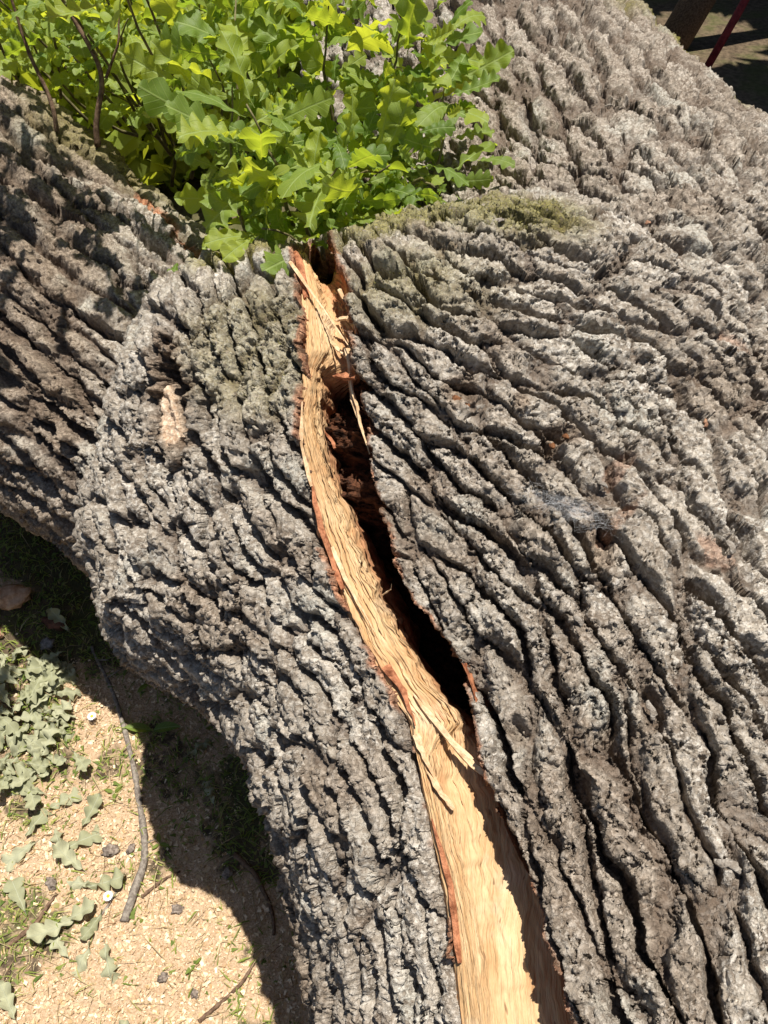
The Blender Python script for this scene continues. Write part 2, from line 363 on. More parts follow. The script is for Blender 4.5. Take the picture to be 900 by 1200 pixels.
# edges of the split, from the crotch down: left lip, right lip
CRK=[(-0.1107,0.8832,1.1027,-0.059,0.8671,1.1127),(-0.1036,0.8357,1.1117,-0.0497,0.8212,1.1211),(-0.0979,0.7994,1.1126,-0.0407,0.7839,1.1231),(-0.0944,0.764,1.1084,-0.0364,0.7463,1.121),(-0.0915,0.7332,1.1021,-0.0325,0.7146,1.1159),(-0.0897,0.7065,1.0934,-0.0307,0.6884,1.1076),(-0.0907,0.6826,1.0832,-0.029,0.6638,1.0987),(-0.0926,0.6566,1.0692,-0.0256,0.6362,1.0873),(-0.0949,0.6321,1.0544,-0.0222,0.6101,1.0752),(-0.0899,0.6066,1.0409,-0.0185,0.5854,1.0623),(-0.0845,0.5825,1.0266,-0.0149,0.561,1.0496),(-0.0771,0.5532,1.0118,-0.0052,0.5306,1.0378),(-0.0698,0.5243,0.9973,0.0043,0.5018,1.0254),(-0.0597,0.495,0.9844,0.0106,0.4725,1.0146),(-0.0482,0.4636,0.9757,0.0166,0.4431,1.0055),(-0.0355,0.4362,0.9704,0.0391,0.415,1.0035),(-0.0253,0.4143,0.9657,0.054,0.3923,1.0021),(-0.0113,0.3874,0.9627,0.0663,0.3679,0.9973),(0,0.3658,0.9603,0.0719,0.3485,0.9928),(0.0112,0.3447,0.9582,0.0762,0.3295,0.9886),(0.0222,0.3247,0.9551,0.0793,0.3115,0.9833),(0.0265,0.2992,0.9474,0.0825,0.2875,0.9748),(0.0308,0.2748,0.9387,0.0875,0.2634,0.9683),(0.0361,0.2475,0.9296,0.0954,0.2371,0.96),(0.0413,0.2219,0.9178,0.1048,0.211,0.9537),(0.0471,0.1963,0.9081,0.1161,0.1857,0.9482),(0.0528,0.1717,0.8973,0.1272,0.1608,0.9449),(0.0552,0.1504,0.8892,0.131,0.1398,0.9429),(0.0573,0.1292,0.8831,0.1327,0.1196,0.9397),(0.0597,0.0997,0.876,0.1327,0.092,0.9361),(0.0636,0.049,0.8726,0.1324,0.0452,0.9321)]
CRK = np.array(CRK, np.float32); CRK[27:, 3] += (.003, .007, .010, .012); ANCH = np.array(ANCH, np.float32); ANCH[ANCH[:, 7] >= 15, 7] *= 1.5

def axis_dir(p):
    best = np.full(len(p), 9e9, np.float32); d = np.zeros((len(p), 3), np.float32)
    for ch in (STEM, LIMB[2:]):
        for a, b in zip(ch[:-1], ch[1:]):
            a = np.array(a, np.float32); b = np.array(b, np.float32); v = b[:3] - a[:3]
            t = np.clip(((p - a[:3]) @ v) / (v @ v), 0, 1)
            q = np.linalg.norm(p - a[:3] - t[:, None] * v, axis=1) - a[3]
            m = q < best; best[m] = q[m]; d[m] = v / np.linalg.norm(v)
    return d

TA = np.einsum('ai,aj->aij', ANCH[:, 3:6], ANCH[:, 3:6]).reshape(-1, 9)
def grain_(q):
    d2 = (q * q).sum(1)[:, None] + (ANCH[:, :3] ** 2).sum(1)[None] - 2 * q @ ANCH[:, :3].T
    w = np.exp(-d2 / (2 * .065 ** 2)) + .02 * np.exp(-d2 / (2 * .2 ** 2))
    ad = axis_dir(q); bw = .0008
    tot = w.sum(1) + bw
    Tn = (w @ TA).reshape(-1, 3, 3) + bw * np.einsum('ai,aj->aij', ad, ad)
    v = ad + .001
    for _ in range(7): v = nz((Tn * v[:, None, :]).sum(2))
    return v, (w @ ANCH[:, 6] + bw * 4.0) / tot, (w @ ANCH[:, 7] + bw * 16) / tot

def grain(p, n):
    """direction of the ridges, ridge width and plate length at surface points"""
    d, w, l = chunked(grain_, (np.asarray(p, np.float32),), 15000)
    d = d + np.stack([perlin(p * 9 + 5.1), perlin(p * 9 + 31.7), perlin(p * 9 + 77.7)], 1) * .20
    d = nz(d - (d * n).sum(1)[:, None] * n)
    return d, w * .0104 * (1 + .22 * perlin(p * 6 + 1.5)), l * .0105

def frustum(p, m):
    r = p - CAM; c, s = math.cos(math.radians(50)), math.sin(math.radians(50))
    z = r[:, 1] * c - r[:, 2] * s; u = r[:, 1] * s + r[:, 2] * c
    zz = np.maximum(z, .05)
    return z, (z > .05) & (np.abs(r[:, 0] / zz) < .481 + m) & (np.abs(u / zz) < .641 + m)

def target(p, n):
    r = CAM - p; dist = np.linalg.norm(r, axis=1); fac = (n * r).sum(1) / dist
    z, ins = frustum(p, .07)
    t = np.where(ins & (fac > -.15), np.maximum(dist, .5) * FINE * (1 + .55 * np.clip(.8 - fac, 0, .9)) * np.where((p[:, 0] > .12) & (p[:, 1] > .75) & (dist < 2.1), .82, 1), .035)
    t = np.where(ins & (fac < 0), np.maximum(t, .008), t)
    z, ins2 = frustum(p, .5)
    return np.where(~ins & ins2 & (fac > -.3), .014, t).astype(np.float32)

FINE = .0037
BV, BT = surface_nets((-2.35, -1.5, -.12), (1.05, 4.1, 1.32), .026)
BN = grad(BV)
for _ in range(2): BV = BV - BN * sdf(BV)[:, None]
BN = grad(BV)
V, N, T = BV, BN, BT
for r in range(6):
    V, N, T, more = refine(V, N, T, target)
    if r == 0: V = V - N * sdf(V)[:, None]; N = grad(V)
    if not more: break

# --- plates: elongated cells that follow the grain
a, b, c = BV[BT[:, 0]], BV[BT[:, 1]], BV[BT[:, 2]]
ar = np.linalg.norm(np.cross(b - a, c - a), axis=1); ar *= np.where(frustum(a, .25)[1], 1, .3)
ti = rng.choice(len(BT), 40000, p=ar / ar.sum()); keep_ = frustum(a[ti], .25)[1] | (rng.random(40000) < .25); ti = ti[keep_]; u = rng.random((len(ti), 2)).astype(np.float32); f = u.sum(1) > 1; u[f] = 1 - u[f]
SP = a[ti] + u[:, :1] * (b - a)[ti] + u[:, 1:] * (c - a)[ti]; SN = nz(BN[BT[ti, 0]])
Sd, Sw, Sl = grain(SP, SN); Sc = np.cross(SN, Sd)
acc = np.zeros((40000, 3), np.float32); na = 0; keep = []
for i in range(len(SP)):
    dl = acc[:na] - SP[i]
    if na:
        q = (dl @ Sd[i] / Sl[i]) ** 2 + (dl @ Sc[i] / Sw[i]) ** 2 + (dl @ SN[i] / Sw[i]) ** 2
        if q.min() < .66 ** 2: continue
    acc[na] = SP[i]; na += 1; keep.append(i)
SEED = SP[keep]
print('verts', len(V), 'tris', len(T), 'plates', len(SEED))

def bark_relief(V, N):
    """height of the bark over the smooth body, and the masks for its material"""
    n = len(V)
    D, W, L = grain(V, N); C = np.cross(N, D)
    warp = .0065 * np.stack([fbm(V * 24 + 3.3, 2), fbm(V * 24 + 40.1, 2), fbm(V * 24 + 90.7, 2)], 1) \
         + .0014 * np.stack([fbm(V * 85 + 3.3, 2), fbm(V * 85 + 40.1, 2), fbm(V * 85 + 90.7, 2)], 1)
    VW = V + warp
    n = len(V); I1 = np.zeros(n, np.int32); I2 = np.zeros(n, np.int32); F1 = np.zeros(n, np.float32); F2 = np.zeros(n, np.float32)
    cell = np.floor(V / .1).astype(np.int64); ck = (cell[:, 0] + 500) * 1000000 + (cell[:, 1] + 500) * 1000 + cell[:, 2] + 500
    order = np.argsort(ck, kind='stable'); bounds = np.flatnonzero(np.diff(ck[order])) + 1
    for ids in np.split(order, bounds):
        ctr = V[ids].mean(0); R = 1.25 * L[ids].max() + .09
        ds = ((SEED - ctr) ** 2).sum(1); cand = np.flatnonzero(ds < R * R)
        if len(cand) < 2: cand = np.argsort(ds)[:4]
        S = SEED[cand]
        for k in range(0, len(ids), 4000):
            j = ids[k:k + 4000]; p = VW[j]
            al = (D[j] @ S.T - (D[j] * p).sum(1)[:, None]) / L[j][:, None]
            cr = (C[j] @ S.T - (C[j] * p).sum(1)[:, None]) / W[j][:, None]
            nn = (N[j] @ S.T - (N[j] * p).sum(1)[:, None]) / W[j][:, None] * .5
            q = al * al + cr * cr + nn * nn
            i1 = q.argmin(1); r_ = np.arange(len(j)); F1[j] = np.sqrt(q[r_, i1]); q[r_, i1] = 1e9
            i2 = q.argmin(1); F2[j] = np.sqrt(q[r_, i2]); I1[j] = cand[i1]; I2[j] = cand[i2]
    dl = VW - SEED[I1]; AL = (dl * D).sum(1); CR = (dl * C).sum(1)
    sv = SEED[I2] - SEED[I1]; sa = np.abs((sv * D).sum(1)) / L; sc = np.abs((sv * C).sum(1)) / W
    trans = sa / (sa + sc + 1e-6)
    edge = (F2 - F1) * .5 * W
    h1 = RND[(I1 * 7919) % 4096]; h2 = RND[(I1 * 104729 + 13) % 4096]; hp = RND[((I1 + I2) * 3571 + np.abs(I1 - I2) * 77) % 4096]
    sg = np.where(I1 < I2, 1, -1)
    strength = (1 - .48 * ss(.45, .72, trans)) * (.35 + .65 * hp)
    wn_ = fbm(V * 30, 2)
    far = ss(.036, .043, W)
    fw = W * (.165 + .05 * far + .10 * wn_) * (.6 + .8 * hp)
    g = np.clip(edge / np.maximum(fw, .0015), 0, 1)
    depth = np.minimum(W * 1.15, .040 - .006 * far) * strength
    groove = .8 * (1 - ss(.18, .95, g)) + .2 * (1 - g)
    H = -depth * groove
    dome = np.clip(edge / (W * .5), 0, 1)
    H += W * .06 * np.sqrt(dome)
    H += (h1 - .5) * W * .26 + (h2 - .5) * CR * .38 + (RND[(I1 * 31) % 4096] - .5) * AL * .06
    # cross cracks and scales inside the plates
    loc = np.stack([AL * 26, CR * 48, I1 * 3.71], 1)
    n1 = fbm(loc, 2); n2 = fbm(loc * 3.1 + 9.1, 3, 2.2, .6)
    st = n1 * 2.0; stair = np.floor(st) + ss(.35, .55, st - np.floor(st))
    H += .0030 * stair * g
    H += .0015 * n2 * (.4 + .6 * g)
    wj = np.stack([n1 * .35, n2 * .35], 1)
    a1, a2, ab = worley(np.stack([AL / .027, CR / .016], 1) + wj + (RND[(I1 * 5) % 4096] * 30)[:, None], I1)
    hb = RND[(ab * 13 + 7) % 4096]; ed = a2 - a1
    H -= .0075 * (1 - ss(.0, .13, ed)) * (.25 + .75 * hb)
    H += (hb - .5) * .0055 * ss(0, .2, ed)
    b1, b2, bb = worley(np.stack([AL / .0095, CR / .0075], 1) + wj * 1.3 + 77, I1 + 5000)
    H -= .0026 * (1 - ss(.0, .20, b2 - b1)); H += (RND[(bb * 3 + 1) % 4096] - .5) * .0022 * ss(0, .3, b2 - b1)
    H += .005 * fbm(V * 14, 2)
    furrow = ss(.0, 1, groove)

    # --- scars with a shape of their own
    def ell(c0, ax1, ax2, r1, r2, wob=.35):
        d0 = V - np.array(c0, np.float32); near_ = (d0 * d0).sum(1) < (3 * max(r1, r2)) ** 2
        out = np.full(n, 9., np.float32); q = d0[near_]
        a1 = nz(np.array(ax1, float)); a2 = np.array(ax2, float); a2 = a2 - a1 * (a1 @ a2); a2 /= np.linalg.norm(a2)
        out[near_] = np.sqrt((q @ a1 / r1) ** 2 + (q @ a2 / r2) ** 2) + wob * fbm(V[near_] * 60, 2)
        return out
    woodm = np.zeros(n, np.float32); innerm = np.zeros(n, np.float32); brownm = np.zeros(n, np.float32); mossm = np.zeros(n, np.float32)
    k1 = ell((-.258, .712, 1.013), (.15, -.80, -.55), (.8, .1, .3),   .064, .026)       # old branch scar on the bulge
    H -= .050 * ss(1.12, .75, k1)
    k2 = ell((-.268, .694, .996), (.15, -.80, -.55), (.8, .1, .3), .040, .0125)
    km = ss(1.25, .9, k2); H = H * (1 - km) + (-.016 + .006 * fbm(V * 60, 3)) * km; woodm = np.maximum(woodm, ss(1.06, .94, k2)); brownm = np.maximum(brownm, ss(1.6, .9, k1))
    for c0, r1, r2, dp in [((.078, .604, 1.102), .015, .010, .013), ((.173, .562, 1.088), .018, .009, .022), ((.117, .304, .996), .010, .012, .026), ((.204, .457, 1.056), .012, .02, .022), ((.137, .593, 1.10), .008, .008, .006)]:
        kk = ell(c0, (1, .1, 0), (0, 1, -.3), r1, r2); H -= dp * ss(1.2, .4, kk); brownm = np.maximum(brownm, .8 * ss(1.7, .9, kk))
    for c0, r1, r2 in [((.389, .705, 1.083), .022, .008), ((.308, .448, 1.055), .022, .012), ((.228, .535, 1.07), .009, .026), ((.222, .48, 1.06), .006, .03)]:
        kk = ell(c0, (.7, -.7, -.1), (.7, .7, 0), r1, r2); innerm = np.maximum(innerm, .42 * ss(1.15, .75, kk)); H -= .005 * ss(1.2, .6, kk)
    s0, s1 = np.array((-.500, 1.455, .905)), np.array((-.313, 1.222, .874))              # long torn strip on the left limb
    sdv = s1 - s0; tt = np.clip(((V - s0) @ sdv) / (sdv @ sdv), 0, 1)
    sdist = np.linalg.norm(V - s0 - tt[:, None] * sdv, axis=1) + .008 * fbm(V * 40, 2)
    innerm = np.maximum(innerm, ss(.022, .015, sdist)); H -= .012 * ss(.026, .012, sdist)
    kk = ell((-.199, .507, .86), (.8, -.5, .2), (.3, .6, .7), .085, .05); brownm = np.maximum(brownm, .5 * ss(1.3, .6, kk))
    brownm = np.maximum(brownm, .75 * ss(.80, .55, V[:, 2] + .05 * fbm(V * 9, 2)) * (V[:, 0] < .3))     # browner towards the bottom of the flank
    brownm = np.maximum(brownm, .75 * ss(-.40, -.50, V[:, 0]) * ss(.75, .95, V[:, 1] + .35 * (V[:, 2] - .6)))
    brownm = np.maximum(brownm, .45 * ss(.30, .65, fbm(V * 5.5 + 8, 3)))
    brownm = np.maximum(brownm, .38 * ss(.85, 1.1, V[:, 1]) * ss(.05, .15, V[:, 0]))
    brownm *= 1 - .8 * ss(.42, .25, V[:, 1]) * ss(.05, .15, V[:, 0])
    # moss on the lip of the crotch and along the far edges
    def ball(c0, r): return ss(1.0, .45, np.linalg.norm((V - np.array(c0)) / np.array(r), axis=1))
    mossm = np.maximum(mossm, .75 * ball((.05, .89, 1.14), (.17, .10, .085)))
    mossm = np.maximum(mossm, .75 * ball((.15, .84, 1.15), (.12, .09, .08)))
    mossm = np.maximum(mossm, .7 * ball((-.16, .89, 1.09), (.12, .06, .06)))
    mossm = np.maximum(mossm, .55 * ball((.06, .75, 1.13), (.14, .1, .06)))
    mossm = np.maximum(mossm, .35 * ball((-.15, .72, 1.08), (.13, .13, .09)))
    mossm = np.maximum(mossm, .95 * ss(.45, .72, N[:, 0] + .12 * fbm(V * 12, 2)) * ss(.9, 1.2, V[:, 1]) * (V[:, 0] > .3))
    mossm = np.maximum(mossm, .5 * ss(.35, .6, N[:, 0]) * ss(-.2, -.3, V[:, 0]) * ss(.9, 1., V[:, 1]))
    lichm = .55 * ss(.25, .85, fbm(V * 11 + 60, 3)); brownm = np.maximum(brownm, .5 * ss(.35, .7, fbm(V * 3.1 + 21, 3)))
    H += .004 * mossm * ss(-.1, .4, fbm(V * 80, 2))
    return np.stack([H, h1, furrow, woodm, innerm, brownm, mossm, lichm], 1).astype(np.float32)

FLD = bark_relief(V, N)
# split what the relief has stretched, so that the walls of the fissures carry detail too
for r in range(2):
    P = V + N * FLD[:, :1]
    n_old = len(V)
    V, N, T, more = refine(V, N, T, target, P)
    FLD = np.concatenate([FLD, bark_relief(V[n_old:], N[n_old:])])
n = len(V); H, h1, furrow, woodm, innerm, brownm, mossm, lichm = FLD.T.copy()
P = V + N * H[:, None].astype(np.float32)
# second pass on the displaced shape: crumbs and flakes that also sit on the walls of the fissures
fn = np.cross(P[T[:, 1]] - P[T[:, 0]], P[T[:, 2]] - P[T[:, 0]])
vn = np.stack([sum(np.bincount(T[:, k], fn[:, c], n) for k in range(3)) for c in range(3)], 1).astype(np.float32); vn = nz(vn)
fl_ = fbm(P * 105, 2); fs = fl_ * 2.2; fs = np.floor(fs) + ss(.3, .6, fs - np.floor(fs))
P = P + vn * ((.0010 * fs + .0010 * fbm(P * 260, 2, 2.1, .6)) * (.4 + 1.2 * ss(-.35, .45, fbm(P * 9 + 3, 2))))[:, None]

# --- the split: bark cut away between its two lips
nc = nz(np.array([-.25, -.40, .88], np.float32)); e1 = nz(np.cross(np.array([0, 1, 0], np.float32), nc)); e2 = np.cross(nc, e1)
poly = np.concatenate([CRK[:, :3], CRK[::-1, 3:]]); p2 = np.stack([poly @ e1, poly @ e2], 1)
# carry the split over the crest and on below the frame
top = np.array([(CRK[0, :3] @ e1 + .004, CRK[0, :3] @ e2 + .05), (CRK[0, 3:] @ e1 - .01, CRK[0, 3:] @ e2 + .05)])
bot = np.array([(CRK[-1, 3:] @ e1 - .012, CRK[-1, 3:] @ e2 - .25), (CRK[-1, :3] @ e1 + .03, CRK[-1, :3] @ e2 - .25)])
nC = len(CRK); p2 = np.concatenate([p2[:nC][::-1], top, p2[nC:][::-1], bot])
q2 = np.stack([V @ e1, V @ e2], 1)
box = (q2 > p2.min(0) - .05).all(1) & (q2 < p2.max(0) + .05).all(1) & (V[:, 2] > .7)
bi = np.flatnonzero(box); q = q2[bi]; dmin = np.full(len(bi), 9.); ins = np.zeros(len(bi), bool)
for a_, b_ in zip(p2, np.roll(p2, -1, 0)):
    v = b_ - a_; t = np.clip(((q - a_) @ v) / (v @ v + 1e-12), 0, 1); dmin = np.minimum(dmin, np.linalg.norm(q - a_ - t[:, None] * v, axis=1))
    cnd = (a_[1] > q[:, 1]) != (b_[1] > q[:, 1])
    ins ^= cnd & (q[:, 0] < (b_[0] - a_[0]) * (q[:, 1] - a_[1]) / (b_[1] - a_[1] + 1e-12) + a_[0])
sdp = np.full(n, 9., np.float32); sdp[bi] = np.where(ins, -dmin, dmin) + .0042 * fbm(V[bi] * 32, 4)
innerm = np.maximum(innerm, .85 * ss(.0045, .001, sdp))
T = T[sdp[T].mean(1) > 0]
used = np.zeros(n, bool); used[T] = True
E = np.concatenate([T[:, [0, 1]], T[:, [1, 2]], T[:, [2, 0]]]); Es = np.sort(E, 1)
key = Es[:, 0].astype(np.int64) * n + Es[:, 1]; uk, ix, ct = np.unique(key, return_index=True, return_counts=True)
be = E[ix[ct == 1]]; be = be[(sdp[be] < .03).all(1)]
bv, binv = np.unique(be, return_inverse=True); binv = binv.reshape(-1, 2)
# broken thickness of the bark: three rings pushed down under the lip
side = np.where(q2[bv, 0] > np.interp(q2[bv, 1], (CRK[::-1, :3] @ e2 + CRK[::-1, 3:] @ e2) / 2, (CRK[::-1, :3] @ e1 + CRK[::-1, 3:] @ e1) / 2), 1., -1.)
rings = [bv]; newP = []; base = n
rr = [(.010, .001), (.024, -.004), (.045, -.014)]
Nb = nz(N[bv] * .6 + nc * .4)
for dpt, lat in rr:
    jit = .003 * fbm(P[bv] * 120 + dpt * 100, 2)[:, None]
    newP.append(P[bv] - Nb * dpt + side[:, None] * e1 * (-lat) + jit); rings.append(base + np.arange(len(bv))); base += len(bv)
sk = []
for r0, r1_ in zip(rings[:-1], rings[1:]):
    A0, B0, A1, B1 = r0[binv[:, 0]], r0[binv[:, 1]], r1_[binv[:, 0]], r1_[binv[:, 1]]
    sk += [np.stack((B0, A0, A1), 1), np.stack((B0, A1, B1), 1)]
T = np.concatenate([T] + sk); P = np.concatenate([P] + newP)
ext = lambda x, v: np.concatenate([x, np.full(len(P) - n, v, np.float32)])
lich_a = ext(lichm, 0)
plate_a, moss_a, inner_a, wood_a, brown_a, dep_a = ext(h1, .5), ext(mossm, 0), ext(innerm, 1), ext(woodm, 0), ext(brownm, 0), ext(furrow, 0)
usedv = np.unique(T); remap = np.full(len(P), -1, np.int64); remap[usedv] = np.arange(len(usedv))
OAK_BASE = np.array((.43, .3, 0.0))
oak = empty('fallen_oak', OAK_BASE, label='huge fallen oak trunk with furrowed grey bark, split open at its fork', cat='tree')
me = mesh_np('trunk', P[usedv] - OAK_BASE, remap[T], True, False)
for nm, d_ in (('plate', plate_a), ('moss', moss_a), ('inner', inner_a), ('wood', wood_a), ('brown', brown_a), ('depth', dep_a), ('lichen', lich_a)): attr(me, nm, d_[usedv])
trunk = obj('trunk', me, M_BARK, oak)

def surf(p, it=6):
    """nearest point on the bark body and its normal"""
    p = np.array([p], np.float32)
    for _ in range(it): p = p - grad(p) * sdf(p)[:, None]
    return p[0], grad(p)[0]

# --- wood inside the split, as a folded sheet that runs the length of the crack
ROWY = np.array([292, 310, 330, 355, 380, 405, 430, 460, 490, 520, 550, 585, 620, 655, 690, 720, 745, 775, 800, 825, 850, 885, 920, 960, 1000, 1040, 1080, 1115, 1150, 1200, 1290.])
seg = np.linalg.norm(np.diff(CRK[:, :3], axis=0), axis=1); sarc = np.concatenate([[0], np.cumsum(seg)])
def sm(x, k=9):
    pad = np.pad(x, ((k, k), (0, 0)), 'edge'); return np.stack([np.convolve(pad[:, i], np.ones(2 * k + 1) / (2 * k + 1), 'valid') for i in range(x.shape[1])], 1)
NR = 540; sa_ = np.linspace(0, sarc[-1], NR)
LA = sm(np.stack([np.interp(sa_, sarc, CRK[:, i]) for i in range(3)], 1), 4); RA = sm(np.stack([np.interp(sa_, sarc, CRK[:, 3 + i]) for i in range(3)], 1), 4)
YY = np.interp(sa_, sarc, ROWY)
# extend past the frame
ext_n = 60; tdir = nz((LA[-1] - LA[-20])[None])[0]
st_ = np.arange(1, ext_n + 1)[:, None] * (sa_[1] - sa_[0])
LA = np.concatenate([LA, LA[-1] + st_ * tdir]); RA = np.concatenate([RA, RA[-1] + st_ * tdir]); YY = np.concatenate([YY, np.full(ext_n, 1290.)]); NRT = NR + ext_n
tp_n = 26; t0 = nz((LA[0] - LA[14])[None])[0]; s0_ = np.arange(tp_n, 0, -1)[:, None] * (sa_[1] - sa_[0]); drop = np.array((0, 0, -1.)) * s0_ ** 2 * 6
LA = np.concatenate([LA[0] + s0_ * t0 + drop, LA]); RA = np.concatenate([RA[0] + s0_ * t0 + drop, RA]); YY = np.concatenate([np.full(tp_n, 292.) - s0_[:, 0] * 10, YY]); NRT += tp_n
NRM = nz(np.cross(RA - LA, np.gradient((LA + RA) / 2, axis=0))); NRM *= np.sign(NRM[:, 2:3]); NRM = sm(NRM, 25)[:NRT]
AC = np.concatenate([-s0_[:, 0], sa_, sa_[-1] + st_[:, 0]])

# profile control points (fraction across, depth) for different stretches of the crack
def prof(kind, tc=.5):
    if kind == 'top':  return [(-.14, .020), (.0, .006), (.14, .006), (.30, .012), (.36, .024), (.40, .040), (.70, .050), (1.0, .046), (1.12, .030), (1.2, .02)]
    if kind == 'mid':  return [(-.14, .020), (.0, .007), (tc * .3, .010), (tc * .75, .018), (tc, .027), (tc + .02, .036), (tc - .02, .055), (tc - .12, .085), (tc - .3, .13), (tc - .6, .20)]
    return [(-.12, .022), (.0, .009), (.07, .010), (.15, .013), (.22, .022), (.45, .037), (.72, .053), (1.0, .068), (1.14, .078), (1.3, .085)]
KEYS = [(270, prof('top')), (405, prof('top')), (424, prof('mid', .14)), (490, prof('mid', .11)), (560, prof('mid', .18)), (620, prof('mid', .28)), (690, prof('mid', .38)),
        (745, prof('mid', .34)), (800, prof('mid', .40)), (845, prof('mid', .62)), (885, prof('low')), (1300, prof('low'))]
KY = np.array([k[0] for k in KEYS], float); KP = np.array([k[1] for k in KEYS])      # keys x 10 x 2
MC = 130; qs = np.linspace(0, 1, MC); base_q = np.array([0, .07, .16, .28, .42, .54, .66, .78, .9, 1.])
Vw = np.zeros((NRT, MC, 3)); tone = np.zeros((NRT, MC))
PT = np.stack([[np.interp(YY, KY, KP[:, j, c]) for c in range(2)] for j in range(10)], 0)     # 10,2,NRT
for r in range(NRT):
    t_ = np.interp(qs, base_q, PT[:, 0, r]); d_ = np.interp(qs, base_q, PT[:, 1, r])
    Vw[r] = LA[r] + t_[:, None] * (RA[r] - LA[r]) - d_[:, None] * NRM[r]
AA = np.repeat(AC[:, None], MC, 1); QQ = np.repeat(qs[None], NRT, 0)
fib = fbm(np.stack([AA.ravel() * 16, QQ.ravel() * 26, np.full(AA.size, 2.)], 1), 4, 2.2, .55).reshape(NRT, MC)
fib2 = fbm(np.stack([AA.ravel() * 55, QQ.ravel() * 60, np.full(AA.size, 8.)], 1), 3, 2.2, .6).reshape(NRT, MC)
fib3 = fbm(np.stack([AA.ravel() * 9, QQ.ravel() * 150, np.full(AA.size, 3.)], 1), 2).reshape(NRT, MC)
rough_ = np.interp(YY, [280, 600, 860, 960, 1100], [1.1, 1.1, 1.3, .6, .5])[:, None]
Vw += NRM[:, None] * ((.0030 * fib + .0015 * fib2 - .0026 * np.abs(fib3)) * rough_)[..., None]
Vw += (nz(RA - LA)[:, None]) * ((.005 * fbm(np.stack([AA.ravel() * 40, QQ.ravel() * 3, np.full(AA.size, 5.)], 1), 3).reshape(NRT, MC)) * np.where(QQ > .35, 1, .3) * rough_)[..., None]
# torn step where the wood breaks away near the middle
tone = ss(.45, .75, QQ) * np.interp(YY, [280, 420, 860, 900, 1300], [.75, .9, .9, .22, .12])[:, None] + .8 * ss(.10, .0, QQ) + .55 * ss(.25, .6, fib) * np.interp(YY, [280, 700, 820, 900, 960], [.2, .2, .9, .8, .1])[:, None]
mw = mesh_np('split_wood', Vw.reshape(-1, 3) - OAK_BASE, grid_faces(NRT, MC)[:, ::-1])
attr(mw, 'tone', np.clip(tone, 0, 1).ravel())
uvl = mw.uv_layers.new(name='UVMap'); li = np.zeros(len(mw.loops), np.int32); mw.loops.foreach_get('vertex_index', li)
wid = np.linalg.norm(RA - LA, axis=1)[:, None] * QQ
uvv = np.stack([AA.ravel(), wid.ravel()], 1)[li]; uvl.data.foreach_set('uv', uvv.astype(np.float32).ravel())
o = obj('split_wood', mw, M_WOOD, oak); o['label'] = 'pale torn wood inside the split'

# right-hand wall of the crack, under the overhanging bark
NW = 24; Vr = np.zeros((NRT, NW, 3)); wq = np.linspace(0, 1, NW)
for r in range(NRT):
    t_ = np.interp(wq, [0, .25, .6, 1], [1.03, 1.05, 1.25, 1.6]); d_ = np.interp(wq, [0, .25, .6, 1], [.012, .04, .10, .24])
    Vr[r] = LA[r] + t_[:, None] * (RA[r] - LA[r]) - d_[:, None] * NRM[r]
Vr += .006 * fbm(Vr.reshape(-1, 3) * np.array((60, 25, 60)), 3).reshape(NRT, NW, 1) * NRM[:, None]
mr = mesh_np('split_wall', Vr.reshape(-1, 3) - OAK_BASE, grid_faces(NRT, NW))
obj('split_wall', mr, M_INNER, oak)

# rotten crumbly core deep in the crack
sel = np.flatnonzero((YY > 405) & (YY < 905)); NC_ = 40; Vc = np.zeros((len(sel), NC_, 3)); cq = np.linspace(-.5, 1.7, NC_)
cd = np.interp(YY[sel], [405, 425, 450, 485, 505, 530, 550, 575, 600, 650, 750, 850, 905], [.055, .11, .095, .050, .046, .085, .060, .050, .10, .16, .20, .15, .09])
for i_, r in enumerate(sel):
    Vc[i_] = LA[r] + cq[:, None] * (RA[r] - LA[r]) - (cd[i_] + .03 * (cq - .6) ** 2)[:, None] * NRM[r]
Vc += (.016 * fbm(Vc.reshape(-1, 3) * 70, 4, 2.1, .6).reshape(len(sel), NC_, 1) + .004 * fbm(Vc.reshape(-1, 3) * 260, 2).reshape(len(sel), NC_, 1)) * NRM[sel][:, None]
o = obj('rotten_core', mesh_np('rotten_core', Vc.reshape(-1, 3) - OAK_BASE, grid_faces(len(sel), NC_)), M_ROT, oak); o['label'] = 'dark crumbly rotten heartwood'

# ------------------------------------------------------------------ splinters, moss, flakes on the oak
def crack_pt(y, t, d):
    r = int(np.argmin(np.abs(YY - y))); return LA[r] + t * (RA[r] - LA[r]) - d * NRM[r]

def splinter(name, pts, r0, mat, seed, flat=.45, k=5):
    pts = np.array(pts, float); n_ = 9; s_ = np.linspace(0, 1, n_)
    src = np.linspace(0, 1, len(pts)); p = np.stack([np.interp(s_, src, pts[:, i]) for i in range(3)], 1)
    r_ = np.random.default_rng(seed); p[1:-1] += r_.normal(0, r0 * .10, (n_ - 2, 3))
    rad = r0 * (1.05 - .85 * s_ if seed % 2 else .25 + .8 * s_ * (1.25 - s_) * 3) * (1 + .12 * r_.normal(size=n_)); rad = np.maximum(rad, r0 * .12)
    o = obj(name, tube(p - OAK_BASE, rad * .8, k, True, .12, seed), mat, oak)
    for pl in o.data.polygons: pl.use_smooth = False
    return o

